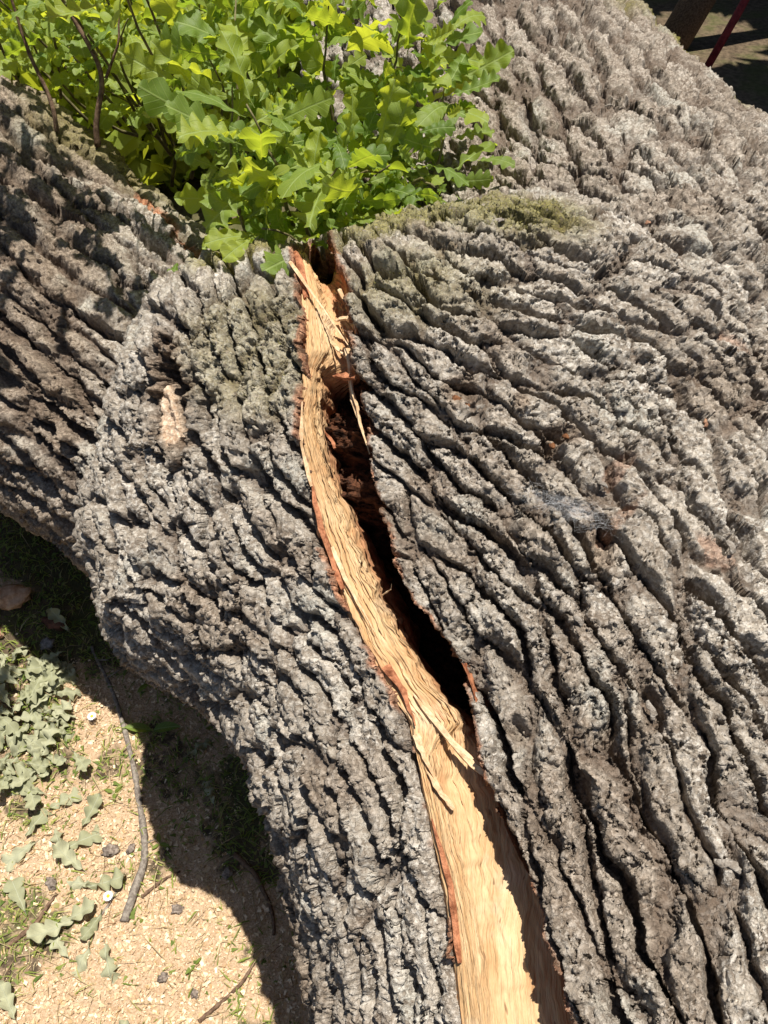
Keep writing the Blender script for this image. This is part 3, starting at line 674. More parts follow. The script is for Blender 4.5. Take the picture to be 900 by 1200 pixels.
splinter('splinter', [crack_pt(316, -.12, -.010), crack_pt(360, .42, .0), crack_pt(418, 1.0, -.004)], .0028, M_SPLINT, 1)
splinter('splinter', [crack_pt(436, .50, .012), crack_pt(443, .98, -.002)], .0042, M_INNER, 2)
splinter('splinter', [crack_pt(405, .80, .008), crack_pt(445, .80, .014), crack_pt(500, .90, .012), crack_pt(530, 1.0, .006)], .0032, M_SPLINT, 3)
splinter('splinter', [crack_pt(436, .72, .020), crack_pt(470, .78, .02), crack_pt(505, .92, .012)], .0022, M_SPLINT, 4)
splinter('splinter', [crack_pt(340, .80, .0), crack_pt(362, .95, .012), crack_pt(392, 1.0, .012)], .0030, M_SPLINT, 5)
splinter('splinter', [crack_pt(362, .55, .020), crack_pt(360, .8, .018), crack_pt(368, 1.02, .012)], .0038, M_SPLINT, 6)
splinter('splinter', [crack_pt(385, .40, .028), crack_pt(400, .62, .030), crack_pt(412, .75, .05)], .0034, M_SPLINT, 7)
splinter('splinter', [crack_pt(500, .30, .018), crack_pt(515, .44, .010), crack_pt(524, .48, .008)], .0022, M_INNER, 8)
splinter('splinter', [crack_pt(695, .55, .016), crack_pt(690, .82, .002), crack_pt(686, .90, -.004)], .0010, M_SPLINT, 9)
splinter('splinter', [crack_pt(812, .25, .012), crack_pt(850, .40, .012), crack_pt(890, .68, .022), crack_pt(916, .98, .028)], .0044, M_SPLINT, 10)
splinter('splinter', [crack_pt(860, .05, .006), crack_pt(890, .12, .008), crack_pt(930, .24, .014)], .0050, M_SPLINT, 11)
splinter('splinter', [crack_pt(905, .12, .008), crack_pt(925, .22, .010), crack_pt(950, .32, .018)], .0030, M_SPLINT, 12)
splinter('splinter', [crack_pt(780, .10, .006), crack_pt(810, .16, .006), crack_pt(850, .10, .004)], .0050, M_INNER, 13)
splinter('splinter', [crack_pt(560, .04, .004), crack_pt(620, .03, .004), crack_pt(690, .06, .004)], .0034, M_INNER, 14)
splinter('splinter', [crack_pt(640, .10, .006), crack_pt(690, .16, .006), crack_pt(740, .20, .006)], .0030, M_SPLINT, 15)
splinter('splinter', [crack_pt(960, .06, .006), crack_pt(1040, .10, .008), crack_pt(1130, .06, .006)], .0034, M_INNER, 16)
splinter('splinter', [crack_pt(1075, 1.10, .022), crack_pt(1110, 1.08, .018), crack_pt(1175, 1.12, .016)], .0030, M_INNER, 17)
splinter('splinter', [crack_pt(292, .02, .0), crack_pt(310, .05, -.006), crack_pt(345, .10, .006)], .0048, M_INNER, 18)
splinter('splinter', [crack_pt(290, .95, -.004), crack_pt(305, 1.0, -.002), crack_pt(335, 1.05, .008)], .0055, M_INNER, 19)
splinter('splinter', [crack_pt(470, .05, .003), crack_pt(520, .0, .002), crack_pt(570, .03, .003)], .0026, M_SPLINT, 20)

def lump(r, seed, sub=2, sq=(1, 1, .6), rough=.35, freq=1.6):
    import bmesh
    bm = bmesh.new(); bmesh.ops.create_icosphere(bm, subdivisions=sub, radius=1)
    v = np.array([q.co[:] for q in bm.verts]); f = np.array([[q.index for q in p.verts] for p in bm.faces]); bm.free()
    v = v * (1 + rough * fbm(v * freq + seed * 7.7, 3))[:, None] * np.array(sq) * r
    return mesh_np('lump', v, f, smooth=False)

# bore dust heaps beside the beetle holes
for i, (c0, r) in enumerate([((.074, .607, 1.100), .005), ((.082, .601, 1.098), .0045), ((.137, .593, 1.10), .004), ((.18, .566, 1.092), .0035), ((.228, .562, 1.086), .0035), ((.165, .558, 1.082), .0035)]):
    p, nn_ = surf(c0); obj('bore_dust', lump(r, i, 2, (1, 1, .55), .6, 2.6), M_FRASS, oak, Vector(p - nn_ * .003 - OAK_BASE))
# loose bark flakes on the trunk
def flake(L_, W_, t_, seed):
    r_ = np.random.default_rng(seed); k = 11; a = np.arange(k) * 2 * math.pi / k
    rr = 1 + .28 * r_.normal(size=k); x = np.cos(a) * L_ * rr; y = np.sin(a) * W_ * rr
    bend = -.8 * (x / L_) ** 2 * t_
    top_ = np.stack([x * .9, y * .9, bend + t_ * (1 + .3 * r_.normal(size=k))], 1); bt = np.stack([x, y, bend], 1)
    v = np.concatenate([bt, top_, [[0, 0, t_ * 1.25], [0, 0, -.1 * t_]]]); f = []
    for j in range(k):
        j2 = (j + 1) % k; f += [(j, j2, k + j2), (j, k + j2, k + j), (k + j, k + j2, 2 * k), (j2, j, 2 * k + 1)]
    return mesh_np('flake', v, f, smooth=False)
M_FLAKE = mat_simple('bark flake', (.20, .165, .13), (.38, .34, .29), 110, .9, .9, .003)
M_REDCHIP = mat_simple('reddish bark chip', (.20, .10, .06), (.46, .27, .17), 90, .9, .8, .003)
fl = [flake(.013, .006, .003, s) for s in range(6)]
fpos = [(.39, .70), (.32, .45), (.22, .30), (.10, .62), (.30, .85), (.25, 1.1), (.35, 1.25), (.17, .38), (.25, .18), (.14, .80), (.33, .60), (.2, .73), (.42, 1.0), (.28, 1.35), (.21, .52)]
for i, (x, y) in enumerate(fpos):
    p, nn_ = surf((x, y, 1.06)); o = obj('bark_flake', fl[i % 6], M_FLAKE if i % 5 else M_REDCHIP, oak, Vector(p - nn_ * .001 - OAK_BASE))
    o.rotation_mode = 'QUATERNION'; o.rotation_quaternion = Vector(nn_).to_track_quat('Z', 'Y') @ Quaternion((0, 0, 1), i * 1.3)
    s_ = .4 + .35 * RND[i]; o.scale = (s_, s_, s_)

# cushions of moss: tiny upright leaves
mi = np.flatnonzero(mossm * RND[(np.arange(n) * 7) % 4096] > .33)
mi = mi[frustum(V[mi], .1)[1]]
mi = rng.choice(mi, min(7000, len(mi)), replace=False)
mp = V[mi] + N[mi] * (H[mi][:, None] - .0005); md = nz(N[mi] + .55 * rng.normal(size=(len(mi), 3))); ms = nz(np.cross(md, rng.normal(size=(len(mi), 3))))
ml = (.0015 + .003 * rng.random(len(mi)))[:, None]
mv = np.stack([mp - ms * .0009, mp + ms * .0009, mp + md * ml], 1).reshape(-1, 3) - OAK_BASE
M_MOSS = mat_simple('moss', (.06, .06, .015), (.18, .16, .05), 60, .9, .2, .001)
o = obj('moss', mesh_np('moss', mv, np.arange(len(mv)).reshape(-1, 3), False), M_MOSS, oak); o['kind'] = 'stuff'

# a faint sheet of spider silk in a hollow of the bark
wc_, wnrm = surf((.174, .492, 1.06)); lines = []
for i in range(340):
    off = rng.normal(0, 1, 2) * (.020, .009); c_ = wc_ + np.array((off[0] - off[1] * .3, -off[0] * .45 + off[1], 0)) + wnrm * (.004 + .005 * rng.random())
    d_ = nz(rng.normal(size=3) * (1, .6, .15)) * (.004 + .009 * rng.random()); m_ = c_ + rng.normal(0, .0015, 3)
    for p0, p1 in ((c_ - d_, m_), (m_, c_ + d_ + rng.normal(0, .002, 3))):
        sd_ = nz(np.cross(p1 - p0, wnrm)) * .00002; lines.append([p0 - sd_, p0 + sd_, p1 + sd_, p1 - sd_])
lv = np.array(lines).reshape(-1, 3)
web = obj('spider_web', mesh_np('spider_web', lv - wc_, np.arange(len(lv)).reshape(-1, 4), False), mat_simple('silk', (.45, .45, .45), (.6, .6, .6), 50, .4, .1), None, Vector(wc_))
tag(web, 'wispy white spider silk over a hollow in the bark', 'spider web')

# ------------------------------------------------------------------ oak leaves
def leaf_mesh(seed, curl=.25, wave=.03, fold=.35, nl=4):
    r_ = np.random.default_rng(seed); NRW = 44; NCC = 7
    y = np.linspace(0, 1, NRW); env = np.interp(y, [0, .06, .25, .5, .72, .88, .97, 1], [.012, .04, .12, .20, .255, .205, .10, .01])
    V_ = np.zeros((NRW, NCC, 3)); UV = np.zeros((NRW, NCC, 2)); ph = r_.uniform(-.06, .06, 2); dpt = r_.uniform(.5, .72)
    for c in range(NCC):
        s = (c - 3) / 3.0; sg_ = 0 if s < 0 else 1
        lob = np.abs(np.cos((y * (nl + .4) + ph[sg_] - .52) * math.pi)) ** .6
        w = env * (1 - dpt * (1 - lob) * np.clip(y * 4, 0, 1) * np.clip((1.04 - y) * 9, 0, 1))
        a = abs(s); x = np.sign(s) * w * a
        yy = y + .10 * np.abs(x)
        z = fold * np.abs(x) * .6 - curl * (yy - .3) ** 2 * np.where(yy > .3, 1, .2) - curl * .9 * x * x * 3
        z = z + wave * np.sin(y * 2 * math.pi * nl + sg_ * 1.3 + seed) * a + .02 * np.sin(seed * 3.1 + y * 5) * s
        V_[:, c] = np.stack([x, yy, z], 1); UV[:, c] = np.stack([x, yy], 1)
    F = grid_faces(NRW, NCC)
    # petiole
    pv = []
    for t in (0, 1):
        yy = -.10 * t
        for k in range(3): pv.append((math.cos(k * 2.094) * .007, yy, math.sin(k * 2.094) * .007 + .02 * t * t))
    b0 = NRW * NCC; pf = [(b0 + k, b0 + (k + 1) % 3, b0 + 3 + (k + 1) % 3, b0 + 3 + k) for k in range(3)]
    Vv = np.concatenate([V_.reshape(-1, 3), pv]); Vv[:, 1] += .10
    me = mesh_np('leaf', Vv, np.concatenate([F, pf]))
    uvv = np.concatenate([UV.reshape(-1, 2), np.zeros((6, 2))]); ul = me.uv_layers.new(name='UVMap')
    li_ = np.zeros(len(me.loops), np.int32); me.loops.foreach_get('vertex_index', li_); ul.data.foreach_set('uv', uvv[li_].astype(np.float32).ravel())
    return me
LEAVES = [leaf_mesh(s, curl=[.15, .35, .6, .25, .5, -.1, .4, .3, .75, .2][s % 10], wave=[.03, .05, .02, .06][s % 4], fold=[.3, .55, .15, .7][s % 4], nl=3 + s % 3) for s in range(12)]
for m_ in LEAVES: m_.materials.append(M_LEAF)
WILTS = [leaf_mesh(100 + s, curl=[.5, -.35, .9, -.5, .7][s % 5], wave=[.08, .12, .06][s % 3], fold=[.4, -.5, .7][s % 3], nl=3) for s in range(8)]
for m_ in WILTS: m_.materials.append(M_WILT)

def orient(ydir, zdir):
    y_ = Vector(ydir).normalized(); z_ = Vector(zdir); x_ = y_.cross(z_)
    if x_.length < 1e-4: x_ = y_.cross(Vector((.3, .5, .8)))
    x_.normalize(); z_ = x_.cross(y_)
    return Matrix((x_, y_, z_)).transposed()

def place_leaf(name, me, p, ydir, zdir, size, parent):
    o = bpy.data.objects.new(name, me); col.objects.link(o)
    Mx = Matrix.Translation(Vector(p)) @ orient(ydir, zdir).to_4x4() @ Matrix.Diagonal((size, size, size, 1))
    if parent is not None: o.parent = parent
    o.matrix_local = Mx
    return o

lr = np.random.default_rng(42)
def shoot(thing, base, tip, nleaf, lsize, seed, bow=.06, r0=.0045, mat=None, start=.25, spread=.05):
    org = np.array(thing.location); base = np.array(base, float); tip = np.array(tip, float); r_ = np.random.default_rng(seed)
    t = np.linspace(0, 1, 12)[:, None]; side = r_.normal(size=3); side[2] = abs(side[2]); side /= np.linalg.norm(side)
    p = base + (tip - base) * t + side * bow * np.sin(t * math.pi) + np.cumsum(r_.normal(0, .004, (12, 3)), 0) * (t > 0)
    st = obj('shoot', tube(p - org, r0 * (1 - .75 * t[:, 0]), 6), mat or M_SHOOT, thing)
    for i in range(nleaf):
        u_ = start + (1.02 - start) * ((i + .5) / nleaf) ** .8; u_ = min(u_, 1)
        q = np.array([np.interp(u_, t[:, 0], p[:, k]) for k in range(3)]); ax_ = nz((tip - base)[None])[0]
        a = i * 2.4 + seed; rad_ = np.array([math.cos(a), math.sin(a), .1 * r_.normal()]) ; rad_ = nz((rad_ - ax_ * (rad_ @ ax_) * .6)[None])[0]
        yd = rad_ * (.85 + .3 * r_.random()) + ax_ * (.35 + .5 * u_) + r_.normal(0, .28, 3) + np.array((0, -.12, -.12))
        zd = np.array((0.05, -.25, .95)) + r_.normal(0, .6, 3)
        q = q + rad_ * spread * r_.random() + r_.normal(0, .008, 3)
        place_leaf('leaf', LEAVES[r_.integers(12)], q - org, yd, zd, lsize * r_.choice([.5, .65, .8, .9, 1.0, 1.12]), st)
    return st

clump = empty('oak_sprouts', (-.06, 1.10, .80), label='dense clump of bright green lobed oak leaves sprouting behind the mossy fork', cat='sprouts')
cs = [  # base, tip, leaves, size
    ((-.10, 1.12, .85), (-.20, 1.27, 1.26), 26, .105), ((-.08, 1.12, .85), (-.06, 1.20, 1.28), 26, .105), ((-.04, 1.12, .86), (.03, 1.17, 1.27), 26, .10),
    ((-.02, 1.10, .88), (.055, 1.12, 1.19), 20, .085), ((-.12, 1.06, .86), (-.15, 1.02, 1.20), 22, .10), ((-.06, 1.04, .90), (-.06, .975, 1.185), 20, .095),
    ((-.04, 1.05, .92), (.0, .985, 1.165), 18, .085), ((-.14, 1.02, .88), (-.14, .915, 1.13), 14, .085), ((-.18, 1.10, .84), (-.22, 1.12, 1.17), 22, .09),
    ((-.16, 1.15, .82), (-.27, 1.33, 1.19), 24, .10), ((0, 1.15, .88), (.07, 1.27, 1.25), 20, .09), ((.0, 1.04, .93), (.05, .965, 1.13), 10, .06),
    ((-.12, 1.20, .82), (-.12, 1.40, 1.32), 22, .10), ((-.2, 1.2, .8), (-.28, 1.42, 1.26), 22, .10)]
for i, (b_, t_, k_, s_) in enumerate(cs): shoot(clump, b_, t_, k_, s_, 10 + i)
# small inner leaves of the clump, too many to pick apart
fv, ff, fu = [], [], []; nb_ = 0
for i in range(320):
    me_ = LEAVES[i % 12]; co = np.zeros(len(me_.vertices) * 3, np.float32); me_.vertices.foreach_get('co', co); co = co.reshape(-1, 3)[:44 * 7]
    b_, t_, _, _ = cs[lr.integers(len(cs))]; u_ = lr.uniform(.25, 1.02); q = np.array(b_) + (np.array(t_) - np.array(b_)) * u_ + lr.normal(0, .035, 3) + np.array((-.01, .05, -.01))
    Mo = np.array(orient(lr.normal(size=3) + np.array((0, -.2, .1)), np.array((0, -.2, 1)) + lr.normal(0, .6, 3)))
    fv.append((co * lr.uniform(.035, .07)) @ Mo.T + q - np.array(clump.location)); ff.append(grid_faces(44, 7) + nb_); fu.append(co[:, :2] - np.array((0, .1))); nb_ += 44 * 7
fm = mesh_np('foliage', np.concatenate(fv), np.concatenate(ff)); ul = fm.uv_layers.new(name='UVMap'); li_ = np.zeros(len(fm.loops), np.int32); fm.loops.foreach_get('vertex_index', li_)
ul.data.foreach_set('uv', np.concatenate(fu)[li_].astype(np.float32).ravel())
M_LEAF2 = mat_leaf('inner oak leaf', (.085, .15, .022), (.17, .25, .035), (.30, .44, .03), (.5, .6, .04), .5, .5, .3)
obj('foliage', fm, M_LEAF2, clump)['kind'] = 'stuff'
clump2 = empty('oak_branch', (-.55, 1.90, .75), label='leafy oak branch showing behind the shaded left limb', cat='branch')
for i, (b_, t_, k_, s_) in enumerate([((-.50, 1.85, .75), (-.48, 1.62, 1.10), 22, .085), ((-.52, 1.9, .75), (-.60, 1.70, 1.12), 22, .085), ((-.60, 1.95, .75), (-.72, 1.76, 1.10), 22, .085), ((-.45, 1.8, .72), (-.40, 1.55, 1.05), 20, .085),
                                       ((-.65, 2.0, .75), (-.85, 1.90, 1.10), 18, .085), ((-.5, 1.9, .75), (-.55, 1.85, 1.25), 22, .09), ((-.45, 1.8, .72), (-.36, 1.70, 1.18), 20, .09), ((-.6, 1.95, .75), (-.75, 1.95, 1.22), 18, .09), ((-.5, 1.8, .7), (-.58, 1.66, .98), 16, .075), ((-.55, 2.0, .7), (-.62, 2.05, 1.15), 22, .10), ((-.45, 1.9, .7), (-.42, 1.95, 1.12), 22, .10), ((-.4, 1.7, .7), (-.30, 1.62, 1.05), 20, .09), ((-.75, 2.1, .7), (-.9, 2.1, 1.1), 20, .10), ((-.35, 1.7, .7), (-.28, 1.75, 1.15), 20, .10)]):
    shoot(clump2, b_, t_, k_, s_, 60 + i)
over = empty('oak_branch', (-.62, 1.62, .90), label='upright leafy oak branch growing from the far side of the left limb and shading it', cat='branch')
for i, (b_, t_, k_, s_) in enumerate([((-.42, 1.66, .90), (-.50, 1.22, 1.62), 18, .11), ((-.80, 1.85, .90), (-.72, 1.30, 1.70), 18, .11), ((-.30, 1.55, .86), (-.34, 1.18, 1.52), 16, .10), ((-.95, 1.9, .92), (-.90, 1.45, 1.66), 16, .11), ((-.70, 1.80, .90), (-.55, 1.42, 1.85), 16, .11), ((-.52, 1.72, .90), (-.62, 1.12, 1.75), 14, .11)]):
    shoot(over, b_, t_, k_, s_, 90 + i, start=.5, spread=.09, r0=.0032, mat=M_SHOOT)
# the thin brown twig that leans over the left limb
tw = empty('bare_twig', (-.542, 1.498, .93), label='thin forked brown twig rising from the crest of the left limb', cat='twig')
tp = np.array([(-.542, 1.498, .93), (-.535, 1.51, .985), (-.505, 1.535, 1.045), (-.53, 1.56, 1.10), (-.565, 1.585, 1.16), (-.60, 1.62, 1.25)])
def spl(p, k=24):
    u_ = np.linspace(0, 1, len(p)); return np.stack([np.interp(np.linspace(0, 1, k), u_, p[:, i]) for i in range(3)], 1)
st = obj('stem', tube(sm(spl(tp), 2)[:24] - np.array(tw.location), np.linspace(.006, .0028, 24), 7, True, .1, 3), M_TWIG, tw)
tp2 = np.array([(-.60, 1.47, .96), (-.60, 1.50, 1.02), (-.63, 1.53, 1.09), (-.64, 1.56, 1.2)])
obj('stem', tube(sm(spl(tp2, 18), 2)[:18] - np.array(tw.location), np.linspace(.005, .002, 18), 6, True, .1, 4), M_TWIG, tw)
tp3 = np.array([(-.505, 1.535, 1.045), (-.47, 1.55, 1.10), (-.46, 1.58, 1.17)])
obj('side_twig', tube(spl(tp3, 10) - np.array(tw.location), np.linspace(.003, .0015, 10), 5, True, .1, 5), M_TWIG, tw)
for i in range(9):
    q = tp[3 + i % 3] + lr.normal(0, .02, 3); place_leaf('leaf', LEAVES[i], q - np.array(tw.location), lr.normal(size=3) + np.array((0, 0, .2)), np.array((0, -.2, 1)) + lr.normal(0, .4, 3), .07, tw)

# ------------------------------------------------------------------ ground
def axis_pts(a, b, near_a, near_b, fine, ratio=1.35):
    p = list(np.arange(near_a, near_b, fine)); s = fine; x = p[-1]
    while x < b: s *= ratio; x = x + s; p.append(min(x, b))
    s = fine; x = p[0]; q = []
    while x > a: s *= ratio; x = x - s; q.append(max(x, a))
    return np.array(q[::-1] + p, np.float32)
gx = axis_pts(-70, 70, -1.6, .4, .012); gy = axis_pts(-40, 140, -.1, 2.0, .012)
GX, GY = np.meshgrid(gx, gy, indexing='ij')
def gz(x, y):
    p = np.stack([x.ravel(), y.ravel(), np.zeros(x.size)], 1)
    return (.22 * np.exp(-((p[:, 0] + 1.05) ** 2 + (p[:, 1] - 1.20) ** 2) / .19) + .012 * fbm(p * 3.1, 3) + .004 * fbm(p * 22, 3) - .006).reshape(x.shape)
GZ = gz(GX, GY)
def dust(x, y):                       # where the saw dust lies (1) and where grass and soil show (0)
    p = np.stack([x.ravel(), y.ravel(), np.zeros(x.size)], 1)
    d = .30 + 1.4 * fbm(p * 6.3 + 2.2, 4).reshape(x.shape)
    d += .75 * np.exp(-((x + .42) ** 2 + (y - .25) ** 2) / .10) + .5 * np.exp(-((x + .62) ** 2 + (y - .70) ** 2) / .02)
    d += .9 * np.exp(-((x + .30) ** 2 + (y - .22) ** 2) / .05)
    d -= .45 * np.exp(-((x + .72) ** 2 + (y - .72) ** 2) / .012) + .35 * np.exp(-((x + .60) ** 2 + (y - .66) ** 2) / .006) + .3 * np.exp(-((x + .62) ** 2 + (y - .42) ** 2) / .006) + .5 * np.exp(-((x + .95) ** 2 + (y - 1.0) ** 2) / .06)
    d -= .9 * ss(.9, 1.25, y + .1 * x) + .5 * ss(-.42, -.30, x + .0 * y) * ss(.35, .5, y)
    d -= 2 * ss(1.5, 2.2, np.abs(x)) + 2 * ss(1.6, 2.2, y)
    d = np.maximum(d, .40 * ss(-.25, -.35, x) * ss(1.0, .85, y) * ss(-1.4, -1.2, x))
    return np.clip(d, 0, 1)
gm = mesh_np('ground', np.stack([GX, GY, GZ], -1).reshape(-1, 3), grid_faces(*GX.shape)[:, ::-1])
attr(gm, 'dust', dust(GX, GY).ravel())
def mat_ground():
    m = NT('forest floor'); oc = m.obco(); d = m.attr('dust')
    n1 = m.noise(240, 4, .7, oc); n2 = m.noise(40, 4, .6, oc); n3 = m.noise(4, 4, .6, oc)
    soil = m.mix(m.rng(n2, .3, .7), (.075, .055, .036), (.17, .125, .08))
    soil = m.mix(m.rng(n3, .45, .65, 0, .6), soil, (.085, .10, .03))
    saw = m.mix(m.rng(n1, .3, .7), (.40, .265, .155), (.66, .49, .33))
    saw = m.mix(m.rng(n2, .5, .75, 0, .45), saw, (.36, .22, .11))
    f = m.rng(m.math('ADD', d, m.math('MULTIPLY', m.math('SUBTRACT', n2, .5), .8)), .3, .6)
    c = m.mix(f, soil, saw)
    return m.done(c, .95, m.bump(n1, .9, .006), .1)
ground = obj('ground', gm, mat_ground()); ground['kind'] = 'structure'

def gh(x, y): return float(gz(np.array([x], float), np.array([y], float))[0])

# saw dust chips
def scatter(n_, lo, hi, dens):
    out = np.zeros((0, 2))
    while len(out) < n_:
        q = rng.random((n_ * 2, 2)) * (np.array(hi) - lo) + lo; k = rng.random(len(q)) < dens(q[:, 0], q[:, 1]); out = np.concatenate([out, q[k]])
    return out[:n_]
q = scatter(52000, (-1.35, -.05), (.15, 1.35), lambda x, y: dust(x, y) ** 1.5 * (.35 + .65 * (y < .9)))
z = gz(q[:, 0], q[:, 1]) + .0006 + .002 * rng.random(len(q))
ct = np.stack([q[:, 0], q[:, 1], z], 1); ln_ = (.0010 + .0042 * rng.random(len(q)) ** 4)[:, None]; wd = ln_ * (.35 + .4 * rng.random((len(q), 1)))
aa = rng.random(len(q)) * 6.28; d1 = np.stack([np.cos(aa), np.sin(aa), .5 * rng.normal(size=len(q))], 1); d2_ = nz(np.cross(d1, np.array((0, 0, 1.)) + .7 * rng.normal(size=(len(q), 3))))
cv = np.stack([ct - d1 * ln_ - d2_ * wd, ct + d1 * ln_ - d2_ * wd * .7, ct + d1 * ln_ * .9 + d2_ * wd, ct - d1 * ln_ * .8 + d2_ * wd], 1).reshape(-1, 3)
sw = mesh_np('sawdust', cv, np.arange(len(cv)).reshape(-1, 4), False); attr(sw, 'tint', np.repeat(rng.random(len(q)), 4))
ms_ = NT('saw dust'); cc = ms_.mix(ms_.attr('tint'), (.42, .27, .13), (.80, .65, .45)); M_SAW = ms_.done(cc, .9, None, .15)
tag(obj('sawdust', sw, M_SAW), 'loose tan saw dust and wood chips spread over the ground', 'saw dust', kind='stuff')

# grass and small weeds
def blades(name, q, lmin, lmax, wid_, lean, mat, label):
    k = len(q); z = gz(q[:, 0], q[:, 1]); b = np.stack([q[:, 0], q[:, 1], z - .002], 1)
    a = rng.random(k) * 6.28; d = np.stack([np.cos(a), np.sin(a), 0 * a], 1); s = np.stack([-np.sin(a), np.cos(a), 0 * a], 1)
    ln = (lmin + (lmax - lmin) * rng.random(k))[:, None]; le = (lean * (.3 + rng.random(k)))[:, None]; w_ = (wid_ * (.6 + .8 * rng.random(k)))[:, None]
    up = np.array((0, 0, 1.)); P1 = b + up * ln * .45 + d * ln * le * .3; P2 = b + up * ln * (.75 - .25 * le) + d * ln * le * .9
    v = np.stack([b - s * w_, b + s * w_, P1 + s * w_ * .9, P1 - s * w_ * .9, P2], 1).reshape(-1, 3)
    i = np.arange(k)[:, None] * 5; f = np.concatenate([i + np.array([[0, 1, 2]]), i + np.array([[0, 2, 3]]), i + np.array([[3, 2, 4]])])
    me = mesh_np(name, v, f, False); attr(me, 'tint', np.repeat(rng.random(k), 5))
    return tag(obj(name, me, mat), label, name.replace('_', ' '), kind='stuff')
def mat_grass(name, a, b, c_):
    m = NT(name); t = m.attr('tint'); cc = m.mix(t, a, b); cc = m.mix(m.rng(t, .82, .95), cc, c_); m.done(cc, .6, None, .25)
    tl = m.node('ShaderNodeBsdfTranslucent'); m.lk(cc, tl.inputs['Color']); mx = m.node('ShaderNodeMixShader'); mx.inputs[0].default_value = .35
    m.lk(m.bsdf.outputs[0], mx.inputs[1]); m.lk(tl.outputs[0], mx.inputs[2]); m.lk(mx.outputs[0], m.out.inputs['Surface']); return m.mat
MG = mat_grass('grass', (.14, .20, .035), (.36, .40, .085), (.42, .36, .17))
q = scatter(17000, (-1.4, -.05), (.1, 1.7), lambda x, y: ((1 - dust(x, y)) ** 1.1 * .9 + .06) * (.25 + .75 * (y < 1.25)))
blades('grass', q, .008, .028, .0011, 1.7, MG, 'short sparse grass pushing through the saw dust beside the trunk')
q = scatter(5200, (-1.3, -.05), (.05, 1.2), lambda x, y: (1 - dust(x, y)) * .8 + .05)
blades('weeds', q, .006, .016, .0034, 1.5, mat_grass('weeds', (.11, .17, .035), (.30, .34, .08), (.36, .33, .12)), 'tiny yellow-green weeds and clover scattered over the ground')
q = scatter(2600, (-1.3, -.05), (.05, 1.3), lambda x, y: .5 + 0 * x)
blades('dry_straw', q, .010, .035, .0007, 2.6, mat_grass('straw', (.34, .25, .13), (.55, .45, .26), (.20, .12, .06)), 'dry straw and grass litter on the ground')

# sticks and twigs lying on the ground
def lying(name, pts, r0, r1, label, mat, seed, group=None, k=26, h=0.0):
    p = np.array([(x, y, gh(x, y) + r0 * .7 + h) for x, y in pts]); u_ = np.linspace(0, 1, len(p)); uu = np.linspace(0, 1, k)
    p = np.stack([np.interp(uu, u_, p[:, i]) for i in range(3)], 1); p = sm(p, 2)[:k]
    r_ = np.random.default_rng(seed); p[1:-1] += np.cumsum(r_.normal(0, r0 * .10, (k - 2, 3)), 0) * .5
    rad = np.interp(uu, [0, 1], [r0, r1]) * (1 + .10 * r_.normal(size=k)); org = p[0].copy()
    e = empty(name, Vector(org), label=label, cat='stick', group=group)
    obj('stem', tube(p - org, rad, 8, True, .08, seed), mat, e); return e, p
st, sp = lying('fallen_stick', [(-.491, .372), (-.487, .41), (-.476, .46), (-.470, .50), (-.49, .57), (-.510, .625), (-.535, .70), (-.580, .80), (-.605, .85), (-.635, .89), (-.668, .94)], .0085, .0035, 'long thin crooked grey stick lying on the saw dust beside the trunk', M_STICK, 5, k=44)
org = np.array(st.location)
for j, (dx, dy, dz) in [(36, (.035, .018, .012)), (40, (.03, -.006, .01)), (14, (.022, .008, .006))]:
    obj('side_twig', tube(np.array([sp[j], sp[j] + np.array((dx, dy, dz)) * .6, sp[j] + np.array((dx, dy, dz))]) - org, [.002, .0015, .0008], 5), M_STICK, st)
lying('fallen_twig', [(-.33, .215), (-.29, .245), (-.26, .27), (-.235, .31)], .004, .0025, 'short forked brown twig half sunk in the saw dust', M_TWIG, 6)
lying('fallen_twig', [(-.32, .165), (-.27, .178), (-.22, .180)], .0055, .004, 'thick stub of brown twig lying flat on the saw dust', M_TWIG, 7)
lying('fallen_twig', [(-.47, .42), (-.43, .455), (-.40, .47)], .0035, .002, 'reddish twig crossing behind the lower end of the grey stick', M_TWIG, 8)
lying('fallen_twig', [(-.70, .33), (-.655, .375), (-.63, .43)], .005, .003, 'dark twig beside the wilted leaves', M_TWIG, 9)
lying('fallen_twig', [(-.56, .36), (-.53, .40), (-.515, .44)], .003, .0018, 'straight pale thin twig on the saw dust near the daisy', M_STICK, 10)
lying('fallen_twig', [(-.83, .80), (-.78, .775), (-.74, .77)], .004, .002, 'brown twig under the heap of wilted leaves', M_TWIG, 11)
lying('fallen_twig', [(-.30, .50), (-.25, .46), (-.215, .40), (-.205, .35)], .006, .003, 'dark crooked twig in the shade against the trunk', M_TWIG, 12)
lying('fallen_twig', [(-.325, .20), (-.32, .17), (-.325, .12)], .003, .002, 'thin dark twig pointing away from the forked twig', M_TWIG, 13)

# chips and lumps
def chip(x, y, r, sq, mat, label, seed, rz=0, cat='bark chip', group=None, name='bark_chip', rough=.4):
    o = obj(name, lump(r, seed, 3, sq, rough, 1.7), mat, None, (x, y, gh(x, y) + r * sq[2] * .45)); o.rotation_euler = (0.1, -.08, rz)
    return tag(o, label, cat, group)
M_ORCHIP = mat_simple('fresh orange bark', (.36, .18, .09), (.62, .40, .25), 60, .85, .7, .003)
chip(-.845, 1.01, .05, (1, .62, .34), M_ORCHIP, 'large fresh orange-brown slab of bark on the ground under the limb', 1, .2)
chip(-.75, .97, .032, (1.1, .42, .4), mat_simple('dark red bark', (.06, .028, .018), (.20, .085, .05), 80, .9, .8, .003), 'dark red-brown piece of bark beside the orange slab', 2, -.35)
chip(-.86, .93, .018, (1, .8, .5), M_REDCHIP, 'small reddish bark crumb near the orange slab', 9, .4)
